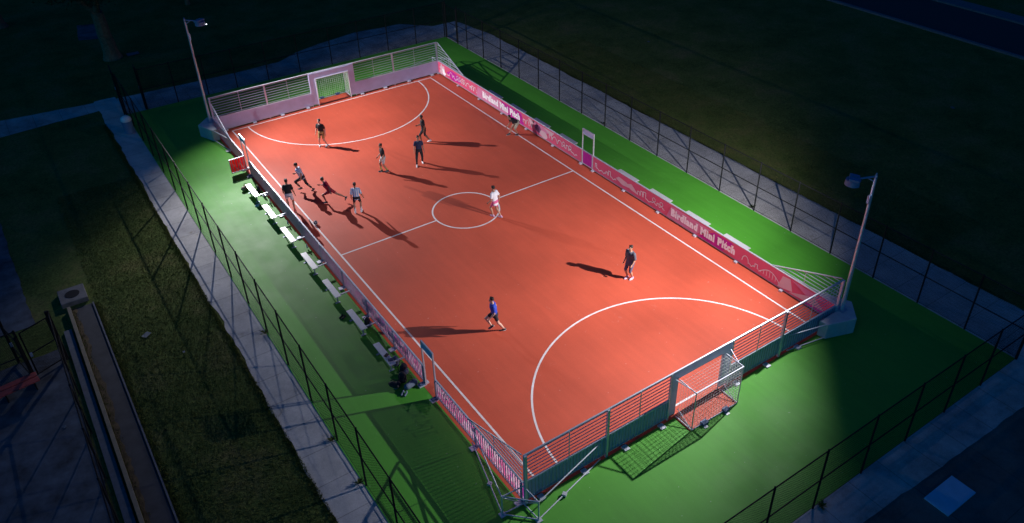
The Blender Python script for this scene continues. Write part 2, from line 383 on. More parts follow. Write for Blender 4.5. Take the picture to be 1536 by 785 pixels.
# road beyond the grass, with kerbs
struct(MB().sheet([(42.6, -120), (49.2, -120), (49.2, 200), (42.6, 200)], -.02).build('road', mt_asph))
for x in (42.45, 49.35): struct(MB().box((x, 40, .03), (.3, 320, .16)).build('kerb', mt_kerbd))
struct(MB().box((50.4, 40, -.01), (1.3, 320, .05)).build('pavement', mt_kerbd))
# pads and paths on the left
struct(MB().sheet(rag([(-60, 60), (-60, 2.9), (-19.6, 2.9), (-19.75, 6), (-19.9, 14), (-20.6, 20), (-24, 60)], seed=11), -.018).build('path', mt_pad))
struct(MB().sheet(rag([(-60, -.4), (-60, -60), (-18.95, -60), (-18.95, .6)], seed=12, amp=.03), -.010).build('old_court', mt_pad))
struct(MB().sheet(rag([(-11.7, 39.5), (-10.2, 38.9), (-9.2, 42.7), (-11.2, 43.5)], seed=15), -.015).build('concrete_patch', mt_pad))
# drain channel: kerb strip, bed, retaining edge, box at its head
struct(MB().box((-18.56, -28.4, .0), (.30, 60, .10)).build('kerb_strip', mt_kerbd))
struct(MB().box((-18.25, -28.1, .06), (.13, 62.4, .22)).build('kerb', mt_kerb))
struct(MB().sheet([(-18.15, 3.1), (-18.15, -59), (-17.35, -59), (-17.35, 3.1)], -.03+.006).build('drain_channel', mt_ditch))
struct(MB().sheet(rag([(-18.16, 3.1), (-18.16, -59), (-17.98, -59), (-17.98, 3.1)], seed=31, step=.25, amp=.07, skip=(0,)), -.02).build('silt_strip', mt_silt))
struct(MB().box((-17.30, -28.1, -.01), (.06, 62.4, .07)).build('channel_edge', mt_kerbd))
drain = empty('drain_box', (-17.95, 4.0, 0)); tag(drain, 'square concrete drain box with a dark round hole at the head of the channel', 'drain')
MB().box((0, 0, .06), (1.08, 1.2, .24)).build('box_top', mt_box, drain, bevel=.02)
MB().tube((0, 0, .18), (0, 0, .192), .30, n=28).build('drain_cover', mt_post, drain)

# grass blades (uncountable), thickest along the paving edges
rnd = random.Random(5); gb = MB()
def blades(x0, x1, y0, y1, n, edge=None, hh=.05):
    V = gb.v; F = gb.f
    for _ in range(n):
        x = rnd.uniform(x0, x1); y = rnd.uniform(y0, y1)
        if edge is not None: x = edge + (rnd.random()**2)*(x1-x0)*(1 if x1 > edge else -1)
        a = rnd.uniform(0, 6.28); s_ = rnd.uniform(.010, .022); hz = hh*rnd.uniform(.5, 1.5); dx, dy = math.cos(a)*s_, math.sin(a)*s_
        lx, ly = rnd.uniform(-.04, .04), rnd.uniform(-.04, .04); k = len(V)
        V += [(x-dx, y-dy, -.035), (x+dx, y+dy, -.035), (x+lx, y+ly, -.035+hz)]; F.append((k, k+1, k+2))
blades(-17.2, -13.1, -14, 14, 42000)
blades(15.0, 20, -16, 16, 36000)
for _ in range(11000):
    pass
def edge_blades(x, side, y0, y1, n, hh=.08):
    V = gb.v; F = gb.f
    for _ in range(n):
        xx = x + side*abs(rnd.gauss(0, .10)) - side*.04; y = rnd.uniform(y0, y1); k = len(V)
        a = rnd.uniform(0, 6.28); s_ = rnd.uniform(.010, .022); dx, dy = math.cos(a)*s_, math.sin(a)*s_; hz = hh*rnd.uniform(.4, 1.4)
        V += [(xx-dx, y-dy, -.035), (xx+dx, y+dy, -.035), (xx+rnd.uniform(-.05, .05), y+rnd.uniform(-.05, .05), -.035+hz)]; F.append((k, k+1, k+2))
edge_blades(-13.12, -1, -15, 22, 9000); edge_blades(14.97, 1, -20, 20, 7000)
edge_blades(-17.22, 1, -11, 3, 2500); edge_blades(-18.14, 1, -12, 3, 1200, .06)
tag(gb.build('grass', mt_blade), 'short rough grass along the path edges', 'grass', kind='stuff')

# weeds growing at the foot of the fences
rnd = random.Random(8)
def weed(x, y, label):
    mb = MB()
    for k in range(26):
        a = rnd.uniform(0, 6.28); l_ = rnd.uniform(.08, .24); w_ = .02
        c_ = Vector((math.cos(a), math.sin(a), 0)); s_ = Vector((-c_.y, c_.x, 0))*w_; t = c_*l_ + Vector((0, 0, rnd.uniform(.04, .16)))
        mb.add([-s_*.4, s_*.4, t*.6+s_+Vector((0, 0, .02)), t, t*.6-s_+Vector((0, 0, .02))], [(0, 1, 2, 3, 4)])
    o = mb.build('weed', mt_blade); o.location = (x, y, 0); tag(o, label, 'weed', 'weeds along the foot of the fence')
weed(-11.85, -12.8, 'weed at the fence post nearest the bottom of the left path')
weed(-11.85, -10.5, 'weed at the second fence post up the left path')
weed(-11.83, -3.4, 'weed on the left path halfway along the long black fence')
weed(11.98, -8.4, 'weed at a fence post beside the right path')
weed(0.0, -22.3, 'weed at the foot of the near fence')
weed(11.95, 3.6, 'weed at the fence foot across from the magenta gate')

# ------------------------------------------------------------------ chain link fences
FH = 2.75
def fence(name_label, pts, closed_gap=None, H=FH, mat=None, prad=.035, endrad=.045, group='chain link fences round the court', mid=True):
    """pts: list of (x,y) post positions along a straight line"""
    a = Vector(pts[0]); root = empty('chain_link_fence', (a.x, a.y, 0)); tag(root, name_label, 'fence', group)
    ox, oy = a.x, a.y
    for i, (x, y) in enumerate(pts):
        rd = endrad if i in (0, len(pts)-1) else prad
        mb = MB(); mb.tube((x-ox, y-oy, -.03), (x-ox, y-oy, H), rd, n=10); mb.ell((x-ox, y-oy, H), rd*1.15, rd*1.15, rd*.9, n=8, k=5)
        mb.build('post', mt_post, root)
    b = Vector(pts[-1]); d = b-a
    for z, nm in ((H-.03, 'top_rail'),) + (((H*.5, 'middle_rail'),) if mid else ()) + ((.06, 'bottom_wire'),):
        MB().tube((0, 0, z), (d.x, d.y, z), .024 if nm != 'bottom_wire' else .008, n=6).build(nm, mt_post, root)
    m_ = mat or (mt_chain if abs(d.y) > abs(d.x) else mt_chainx)
    MB().add([(0, 0, .03), (d.x, d.y, .03), (d.x, d.y, H-.03), (0, 0, H-.03)], [(0, 1, 2, 3)]).build('wire_mesh', m_, root)
    return root
ry = [20.9, 19.54, 17.23, 14.9, 12.6, 10.3, 7.95, 5.6, 3.3, .98, -1.4, -3.8, -6.25, -8.65, -11.0, -13.33, -15.65, -17.85, -20.0, -22.15]
fence('long black chain link fence on the right side of the court beside the far path', [(11.84, y) for y in ry])
ly = [22.7] + [20.6-2.4*k for k in range(18)] + [-22.15]
fence('long black chain link fence on the left side of the court beside the grass strip', [(-11.70, y) for y in ly])
fx = [-10.4, -8.45, -6.45, -4.5, -2.3, 0.0, 2.4, 4.6, 6.9, 9.25, 11.75]
fence('black chain link fence along the dark far end of the court', [(x, 22.75) for x in fx])
nx = [11.8, 9.3, 6.95, 4.6, 2.15, -.3, -2.7, -5.1, -7.5, -9.9, -11.7]
fence('black chain link fence along the near end of the court by the bottom edge', [(x, -22.18) for x in nx])
def gate(label, a, b, H=2.6, group='gates in the outer fence'):
    a = Vector(a); d = Vector(b)-a; root = empty('fence_gate', (a.x, a.y, 0)); tag(root, label, 'gate', group)
    mb = MB()
    for t in (.03, .97): mb.tube((d.x*t, d.y*t, .08), (d.x*t, d.y*t, H), .03)
    for z in (.1, H*.5, H-.02): mb.tube((d.x*.03, d.y*.03, z), (d.x*.97, d.y*.97, z), .026)
    mb.build('gate_frame', mt_post, root)
    for t in (-.03, 1.05):
        if t > 1 and 'open' in label: continue
        MB().tube((d.x*t, d.y*t, -.03), (d.x*t, d.y*t, H+.25), .055, n=10).build('gate_post', mt_post, root)
    MB().box((d.x*.9, d.y*.9, 1.05), (.09, .09, .16)).build('latch', mt_galvd, root)
    MB().add([(0, 0, .1), (d.x, d.y, .1), (d.x, d.y, H-.02), (0, 0, H-.02)], [(0, 1, 2, 3)]).build('wire_mesh', mt_chain if abs(d.y) > abs(d.x) else mt_chainx, root)
    return root
gate('open gate leaf swung outward at the far left corner of the fence', (-11.78, 22.95), (-11.62, 25.1))
gate('second open gate leaf at the far left corner, nearer the lamp', (-10.45, 22.95), (-10.30, 24.3))
gate('closed gate at the far right corner of the fence', (11.84, 22.6), (11.84, 21.0))
# small fenced yard at the bottom left
fence('black fence running along the kerb of the old concrete pad', [(-18.85, -.2-2.45*k) for k in range(8)], H=2.4, group='fences of the old concrete pad', mid=True)
fence('short black fence crossing the old concrete pad behind the red bench', [(-20.1, -.75), (-22.4, -1.0), (-24.8, -1.2), (-27.2, -1.4)], H=2.4, group='fences of the old concrete pad')
gate('open gate of the old concrete pad at the corner of its fence', (-18.95, -.25), (-20.0, -.7), H=2.2)
gate('gate leaf standing ajar above the red bench', (-20.15, -.8), (-20.5, .6), H=1.9)

# ------------------------------------------------------------------ pitch walls
KH = .95
SH = 2.27
def banner_art(parent, side, y0, y1):
    """thin printed marks on the pitch face of a banner, side=+1 right wall"""
    xx = side*(WX-.012)
    def P(y, z, k=0): return (xx - side*.002*k, y, z)
    def line(pts, wd=.036, k=1):
        mb = MB()
        for (ya, za), (yb, zb) in zip(pts, pts[1:]):
            d = Vector((yb-ya, zb-za)); L_ = d.length
            if L_ < 1e-4: continue
            n = Vector((-d.y, d.x))/L_*wd/2; e = d/L_*wd*.3
            mb.add([P(ya-e.x-n.x, za-e.y-n.y, k), P(yb+e.x-n.x, zb+e.y-n.y, k), P(yb+e.x+n.x, zb+e.y+n.y, k), P(ya-e.x+n.x, za-e.y+n.y, k)], [(0, 1, 2, 3)])
        mb.build('skyline_drawing', mt_art, parent)
    def blob(cy, cz, ry_, rz_, mat, k=1, rot=0., jag=0):
        pts = []
        for i in range(26):
            t = 2*math.pi*i/26; q = 1 + (jag*math.sin(5*t+cy) if jag else 0)
            u, v = ry_*math.cos(t)*q, rz_*math.sin(t)*q
            pts.append((cy+u*math.cos(rot)-v*math.sin(rot), min(.86, max(.14, cz+u*math.sin(rot)+v*math.cos(rot)))))
        MB().add([P(y, z, k) for y, z in pts], [tuple(range(26))]).build('printed_shape', mat, parent)
    def poly(pts, mat, k=1):
        MB().add([P(y, z, k) for y, z in pts], [tuple(range(len(pts)))]).build('printed_shape', mat, parent)
    rn = random.Random(int(y0*10)+77)
    def skyline(ya, yb):
        pts = []; y = ya; z = .45
        while y > yb:
            k = rn.random()
            if k < .35:    # building
                hh_ = rn.uniform(.12, .34); w_ = rn.uniform(.12, .26); pts += [(y, .38), (y, .38+hh_), (y-w_, .38+hh_), (y-w_, .38)]; y -= w_
            elif k < .6:   # arch
                w_ = rn.uniform(.3, .55)
                for i in range(9): t = math.pi*i/8; pts.append((y-w_/2+math.cos(t)*w_/2, .35+math.sin(t)*rn.uniform(.30, .33)))
                y -= w_
            elif k < .8:   # loop
                w_ = .28
                for i in range(13): t = 2*math.pi*i/12; pts.append((y-.1-.11*math.sin(t), .5+.1-.11*math.cos(t)))
                y -= w_
            else:
                w_ = rn.uniform(.2, .4); pts += [(y, .4), (y-w_*.5, .3), (y-w_, .42)]; y -= w_
            pts.append((y, .38)); y -= .06; pts.append((y, .38))
        line(pts)
    return line, blob, poly, skyline

def text_mesh(parent, side, y_start, y_end, z_base, word='Birdland Mini Pitch'):
    cu = bpy.data.curves.new('lettering', 'FONT'); cu.body = word; cu.size = 1; cu.offset = .07; cu.extrude = 0
    cu.space_character = 1.17; cu.resolution_u = 3
    o = bpy.data.objects.new('tmp', cu); C.objects.link(o); bpy.context.view_layer.update()
    me = bpy.data.meshes.new_from_object(o.evaluated_get(bpy.context.evaluated_depsgraph_get())); bpy.data.objects.remove(o)
    xs = [v.co.x for v in me.vertices]; w0, w1 = min(xs), max(xs); s_ = abs(y_start-y_end)/(w1-w0)
    zz = 1.12
    vs = [(v.co.x, v.co.y) for v in me.vertices]; fs = [tuple(p.vertices) for p in me.polygons]
    mb = MB(); xx = side*(WX-.012) - side*.006
    def T(x, y): return (xx, (y_start - side*(x-w0)*s_) if side > 0 else (y_start + (x-w0)*s_), z_base + y*s_*zz)
    mb.add([T(x, y) for x, y in vs], fs)
    # slab serifs, from the stems of the letters
    cap = max(y for x, y in vs)
    bottoms = sorted(set(round(x, 2) for x, y in vs if abs(y) < .03)); tops = sorted(set(round(x, 2) for x, y in vs if y > cap*.93))
    def runs(a):
        out = []; st = a[0]; pv = a[0]
        for q in a[1:]:
            if q-pv > .13: out.append((st, pv)); st = q
            pv = q
        out.append((st, pv)); return out
    for rset, y0_, y1_ in ((runs(bottoms), -.012, .085), (runs(tops), cap-.085, cap+.012)):
        for (a, b) in rset:
            if b-a > .3: continue
            a -= .055; b += .055
            q0 = [T(a, y0_), T(b, y0_), T(b, y1_), T(a, y1_)]
            mb.add([(v[0]-side*.002, v[1], v[2]) for v in q0], [(0, 1, 2, 3)])
    mb.build('lettering', mt_art, parent)

def side_wall(side, y0, y1, label, wing=None, art=None, group='banner walls along the long sides'):
    """low wall from y0 down to y1 (y0>y1). wing: list of end signs with a rising rail guard"""
    x = side*WX; xo = side*(WX+.05); root = empty('side_wall', (x, (y0+y1)/2, 0)); tag(root, label, 'wall', group); cy = (y0+y1)/2
    def loc(mb, nm, mat, par=None, **k):
        o = mb.build(nm, mat, None, **k)
        for v in o.data.vertices: v.co.x -= x; v.co.y -= cy
        o.parent = root
        return o
    n = max(1, round((y0-y1)/2.57)); ys = [y0+(y1-y0)*i/n for i in range(n+1)]
    loc(MB().box((x+side*.03, cy, KH), (.07, y0-y1, .045)), 'cap_rail', mt_galv, bevel=.008)
    loc(MB().box((x+side*.03, cy, .10), (.05, y0-y1-.02, .04)), 'bottom_rail', mt_galvd)
    mb = MB(); k = int((y0-y1)/.14)
    for i in range(1, k):
        y = y0+(y1-y0)*i/k; mb.tube((xo, y, .12), (xo, y, KH-.02), .015, square=True)
    loc(mb, 'picket_infill', mt_galvd)
    for y in ys:
        yy = min(max(y, y1+.03), y0-.03)
        loc(MB().box((x+side*.075, yy, KH/2), (.05, .06, KH-.03)), 'post', mt_galvd)
        ft = MB(); ft.box((x-side*.03, yy, .055), (.16, .15, .08)); ft.box((x+side*.2, yy, .03), (.26, .22, .05)); loc(ft, 'foot', mt_galv, bevel=.01)
    # banner and its print keep world coordinates so that the colours run on from wall to wall
    bn = MB().add([(x-side*.004, y1+.01, .135), (x-side*.004, y0-.01, .135), (x-side*.004, y0-.01, .925), (x-side*.004, y1+.01, .925)], [(0, 1, 2, 3)]).build('banner', mt_banner if side > 0 else mt_banner_open, root)
    bn.matrix_parent_inverse = Matrix.Translation((-x, -cy, 0))
    if art: art(bn, side, y0, y1)
    if wing:
        ye = wing*(WY-.03); yl = wing*(WY-3.35); mb = MB()
        nr = 7
        for i in range(nr+1):
            z = KH+.08+(SH-KH-.08)*i/nr; t = (z-KH)/(SH-KH)
            yb = yl+(ye-yl)*t if i < nr else yl
            if i < nr:
                yb = ye + (yl-ye)*(1-(z-KH)/(SH-KH)) ; mb.tube((xo, ye, z), (xo, yb, z), .018, n=6)
        mb.tube((xo, ye, SH), (xo, yl, KH+.03), .026, n=8)
        mb.tube((xo, ye-wing*1.65, KH), (xo, ye-wing*1.65, (SH+KH)/2), .015, n=6)
        loc(mb, 'sloping_rail_guard', mt_galv)
    return root

def art_right_far(bn, side, y0, y1):
    line, blob, poly, sky_ = banner_art(bn, side, y0, y1)
    blob(16.0, .58, .32, .26, mt_pale, 1, .3, .25); blob(15.8, .35, .28, .2, mt_art, 2, 1.0, .3); blob(16.2, .3, .2, .15, mt_pale, 2, 0, .2)
    blob(14.4, .5, .9, .3, mt_mag, .5, 0, .1)
    sky_(15.4, 11.6)
    poly([(11.5, .15), (11.35, .86), (8.6, .86), (7.6, .15)], mt_pale2, .3)
    poly([(9.6, .15), (8.5, .86), (6.3, .86), (6.0, .15)], mt_mag, .2)
    text_mesh(bn, side, 10.75, 6.45, .36)
    sky_(6.1, 5.5)
    poly([(5.55, .86), (5.2, .3), (4.9, .86)], mt_pale, 1); poly([(5.2, .86), (4.3, .2), (3.1, .86)], mt_pale2, 1); poly([(4.0, .86), (3.2, .55), (2.9, .86)], mt_pale, 2)
    blob(4.55, .55, .33, .24, mt_plum, 2); blob(3.95, .38, .38, .22, mt_pale, 3, .1)
    sky_(3.4, .9)
def art_right_near(bn, side, y0, y1):
    line, blob, poly, sky_ = banner_art(bn, side, y0, y1)
    sky_(-.9, -2.4)
    blob(-3.2, .5, .5, .16, mt_pale, 1, .1, .1); poly([(-3.4, .5), (-3.9, .7), (-4.5, .3), (-3.9, .35)], mt_pale, 2)
    sky_(-4.4, -6.4)
    poly([(-6.6, .15), (-6.9, .86), (-9.6, .86), (-8.6, .15)], mt_pale2, .3); poly([(-8.8, .15), (-9.8, .86), (-11.0, .86), (-10.4, .15)], mt_mag, .2)
    text_mesh(bn, side, -6.9, -11.15, .36)
    sky_(-11.6, -12.5)
    for k in range(7): line([(-12.7-.17*k, .3), (-12.7-.17*k, .3+.32*math.sin(math.pi*(k+.5)/7))], .02)
    line([(-12.6-1.2*i/10, .3+.34*math.sin(math.pi*i/10)) for i in range(11)], .035)
    poly([(-13.7, .15), (-13.9, .8), (-14.3, .86), (-14.5, .3)], mt_pale, 1); poly([(-14.3, .2), (-15.6, .7), (-16.2, .3)], mt_pale, 2)
    poly([(-14.4, .86), (-15.2, .55), (-16.4, .86)], mt_pale2, 1); poly([(-15.0, .15), (-15.9, .5), (-16.5, .15)], mt_mag, 1)
def art_left(bn, side, y0, y1):
    line, blob, poly, sky_ = banner_art(bn, side, y0, y1)
    sky_(y0-.3, y0-1.6)
def art_left_mid(bn, side, y0, y1):
    art_left(bn, side, y0, y1)
    text_mesh(bn, side, -8.6, -4.3, .30); text_mesh(bn, side, 2.0, 6.3, .30)
side_wall(1, WY, .33, 'right banner wall from the far corner to the magenta gate, skyline drawing on pink', wing=1, art=art_right_far)
side_wall(1, -.68, -WY, 'right banner wall from the magenta gate to the near lamp corner', wing=-1, art=art_right_near)
side_wall(-1, WY, 10.95, 'short stretch of left banner wall between the far lamp and the open red gate', wing=1, art=art_left)
side_wall(-1, 10.05, -9.95, 'long stretch of left banner wall with benches on its outside', art=art_left_mid)
side_wall(-1, -10.87, -WY, 'left banner wall from the empty doorway to the near corner', wing=-1, art=art_left)

def door_frame(side, ya, yb, label):
    root = empty('doorway_frame', (side*(WX+.03), (ya+yb)/2, 0)); tag(root, label, 'doorway', 'tall doorway frames in the side walls'); hw = abs(ya-yb)/2
    for s_ in (-1, 1): MB().tube((0, s_*hw, 0), (0, s_*hw, 2.25), .028, square=True).build('post', mt_galv, root)
    mb = MB(); mb.box((0, 0, 2.235), (.056, 2*hw, .05)); mb.box((0, 0, 1.95), (.05, 2*hw-.05, .035)); mb.build('head_bar', mt_galv, root)
    MB().box((0, 0, 2.09), (.012, 2*hw-.06, .25)).build('header_panel', mt_sheet, root)
    for s_ in (-1, 1): MB().box((side*.13, s_*(hw+.06), .06), (.24, .16, .12)).build('foot', mt_bluep if side < 0 else mt_galv, root, bevel=.01)
door_frame(1, .3, -.65, 'doorway frame with grey header over the magenta gate on the right wall')
door_frame(-1, -9.98, -10.84, 'doorway frame with dark header over the empty opening near the bags')
door_frame(-1, 10.92, 10.08, 'doorway frame beside the red gate near the far lamp')
# closed magenta gate in the right wall
g = empty('wall_gate', (WX+.02, -.175, 0)); tag(g, 'closed magenta gate panel in the middle of the right wall', 'gate')
mb = MB(); mb.box((0, 0, KH), (.05, .88, .04)); mb.box((0, 0, .14), (.05, .88, .04))
for s_ in (-1, 1): mb.box((0, s_*.42, .54), (.05, .04, .78))
mb.build('gate_frame', mt_galv, g)
MB().box((-.02, 0, .54), (.008, .80, .74)).build('panel', mt_mag, g)
mb = MB()
for i in range(6): mb.tube((.03, -.35+.14*i, .15), (.03, -.35+.14*i, .93), .009, n=4)
mb.build('picket_infill', mt_galvd, g)
# open red gate, swung out square to the left wall
g = empty('wall_gate', (-WX-.06, 10.78, 0), R(2)); tag(g, 'open red gate panel swung out from the left wall onto the green', 'gate')
mb = MB(); mb.box((-.43, 0, KH), (.88, .05, .04)); mb.box((-.43, 0, .14), (.88, .05, .04))
for s_ in (0, -.86): mb.box((s_, 0, .54), (.04, .05, .78))
mb.build('gate_frame', mt_galv, g)
pn = MB().box((-.43, .02, .54), (.80, .008, .74)).build('panel', M('red_gate_print', (.85, .05, .05), .5, var=.12, scale=5, trans=.5), g)
MB().add([(-.75+.07*i, .012, .38+.16*math.sin(i*1.3)) for i in range(10)] + [(-.75+.07*i, .012, .50+.16*math.sin(i*1.3)) for i in range(10)], [(i, i+1, 11+i, 10+i) for i in range(9)]).build('printed_drawing', M('gate_print_yellow', (.85, .62, .42), .5, trans=.5), pn)
mb = MB()
for i in range(5): mb.box((-.78+.155*i+.04, -.015, .54), (.03, .02, .78))
mb.build('picket_infill', mt_galvd, g)

# ------------------------------------------------------------------ end walls
def end_wall(sgn, label):
    root = empty('end_wall', (0, sgn*WY, 0), 0 if sgn > 0 else math.pi); tag(root, label, 'wall', 'railed end walls behind the goals')
    # local frame: pitch on -y
    X = WX+.02
    MB().tube((-X, .05, SH), (X, .05, SH), .032, n=8).build('top_rail', mt_galv, root)
    for s_ in (-1, 1):
        xa, xb = 1.52, X; cx = s_*(xa+xb)/2; w_ = xb-xa
        MB().box((cx, .0, .53), (w_, .02, .80)).build('kickboard', mt_sheet, root)
        mb = MB(); mb.box((cx, .03, KH), (w_, .06, .05)); mb.box((cx, .03, .11), (w_, .05, .04)); mb.build('kickboard_frame', mt_galv, root)
        mb = MB(); k = int(w_/.14)
        for i in range(1, k): mb.tube((s_*(xa+w_*i/k), .06, .12), (s_*(xa+w_*i/k), .06, KH-.02), .014, square=True)
        mb.build('picket_infill', mt_galvd, root)
        mb = MB(); nr = 8
        for i in range(nr):
            z = KH+(SH-KH)*(i+.6)/(nr+.1); mb.tube((s_*xa, .05, z), (s_*xb, .05, z), .017, n=6)
        mb.build('rails', mt_galv, root)
        for xx, rd in ((4.38, .045), (X, .05)):
            MB().box((s_*xx-(.0 if xx < 5 else s_*.03), .085, SH/2), (rd*2, rd*2, SH)).build('post', mt_galv, root)
        for xx in (2.95, 6.0): MB().tube((s_*xx, .085, KH), (s_*xx, .085, SH), .018, n=6).build('intermediate_post', mt_galv, root)
        for xx in (1.9, 3.6, 5.4, 7.2):
            ft = MB(); ft.box((s_*xx, -.07, .055), (.22, .16, .08)); ft.box((s_*xx, .2, .03), (.22, .26, .05)); ft.build('foot', mt_galv, root, bevel=.01)
        MB().box((s_*1.33, .02, SH/2+.05), (.38, .05, SH-.16)).build('goal_side_panel', mt_sheet, root)
        MB().tube((s_*1.52, .06, .02), (s_*1.52, .06, SH), .03, square=True).build('post', mt_galv, root)
    MB().box((0, .02, 2.03), (2.28, .05, .38)).build('goal_top_panel', mt_sheet, root)
    mb = MB()
    for s_ in (-1, 1): mb.tube((s_*1.12, -.02, .02), (s_*1.12, -.02, 1.84), .03)
    mb.tube((-1.15, -.02, 1.84), (1.15, -.02, 1.84), .03); mb.build('goal_mouth_frame', mt_galv, root)
    return root
end_wall(1, 'far end wall with grey kickboards and rails under the dark trees')
end_wall(-1, 'near end wall with rails, seen from outside, blue green in shade')

def goal(sgn, label):
    root = empty('goal', (0, sgn*(WY+.06), 0), 0 if sgn > 0 else math.pi); tag(root, label, 'goal', 'goals boxed out behind the end walls')
    w_, d_, h_ = 1.16, .88, 1.84; rd = .022
    mb = MB()
    for s_ in (-1, 1):
        mb.tube((s_*w_, .05, h_), (s_*w_, d_, h_), rd); mb.tube((s_*w_, d_, 0.02), (s_*w_, d_, h_), rd); mb.tube((s_*w_, .05, .04), (s_*w_, d_, .04), rd)
        mb.tube((s_*(w_+.2), .05, h_+.12), (s_*w_, d_*.75, h_), rd*.7)
    mb.tube((-w_, d_, h_), (w_, d_, h_), rd*1.15); mb.tube((-w_, d_, .04), (w_, d_, .04), rd)
    mb.build('frame', mt_galv, root)
    mb = MB(); s = .13; rn = .005
    nx_ = int(2*w_/s); ny_ = int(d_/s); nz = int(h_/s)
    rj = random.Random(3)
    for i in range(1, nx_):
        x = -w_+2*w_*i/nx_; mb.tube((x, d_, .04), (x+rj.uniform(-.02, .02), d_-.03, h_/2), rn, n=3); mb.tube((x, d_-.03, h_/2), (x, d_, h_), rn, n=3); mb.tube((x, .05, h_), (x, d_, h_), rn, n=3)
    for i in range(1, nz):
        z = .04+(h_-.04)*i/nz; mb.tube((-w_, d_-.01, z), (w_, d_-.01, z), rn, n=3)
        for s_ in (-1, 1): mb.tube((s_*w_, .05, z), (s_*w_, d_, z), rn, n=3)
    for i in range(1, ny_+1):
        y = .05+(d_-.05)*i/(ny_+1)
        mb.tube((-w_, y, h_), (w_, y, h_), rn, n=3)
        for s_ in (-1, 1): mb.tube((s_*w_, y, .04), (s_*w_, y, h_), rn, n=3)
    mb.build('net', mt_net, root)
    for s_ in (-1, 1): MB().tube((s_*(w_-.02), .1, .45), (s_*(w_-.02), d_*.85, .06), rd*.7).build('corner_stay', mt_galv, root)
    for x in (-.55, .55):
        f = MB(); f.box((x, d_+.02, .06), (.26, .2, .12)); f.build('ground_anchor', mt_bluep, root, bevel=.01)
        MB().box((x+.06, d_+.16, .012), (.16, .12, .02)).build('anchor_plate', mt_white, root)
    return root
goal(1, 'goal at the far end, green court showing through its net')
goal(-1, 'goal at the near end, boxed net frame standing outside the wall')

# corner braces at the two corners without lamps
def brace(sx, sy, label):
    root = empty('corner_brace', (sx*WX, sy*WY, 0)); tag(root, label, 'brace', 'tubular braces at the corners without lamps')
    def T(x, y, z): return (sx*x, sy*y, z)
    A, B = (.87, .03), (.03, .87)
    for nm, pt in (('outrigger', A), ('outrigger', B)):
        mb = MB(); mb.tube(T(*pt, 0), T(*pt, .95), .028); mb.tube(T(.08, .08, .9), T(*pt, .9), .024); mb.tube(T(.08, .08, .05), T(*pt, .05), .024)
        mb.tube(T(.08, .08, .08), T(*pt, .86), .016)
        mb.build(nm, mt_galv, root)
    for z in (.92, .05): MB().tube(T(*A, z), T(*B, z), .022).build('cross_tie', mt_galv, root)
    for (p, q) in ((A, (.1, -3.1)), (B, (-3.1, .1))):
        for z in (.9, .06):
            mb = MB(); mb.tube(T(*p, z), T(*q, z), .022); 
            if z < .5:
                mid = (p[0]*.6+q[0]*.4, p[1]*.6+q[1]*.4); mb.box(T(*mid, z), (.14, .14, .09), rz=.6)
            mb.build('long_stay', mt_galv, root)
    for pt in (A, B): MB().box(T(*pt, .02), (.2, .2, .04)).build('foot_plate', mt_galv, root)
brace(-1, -1, 'tubular brace frame outside the near left corner of the walls')
brace(1, 1, 'tubular brace frame outside the far right corner of the walls')

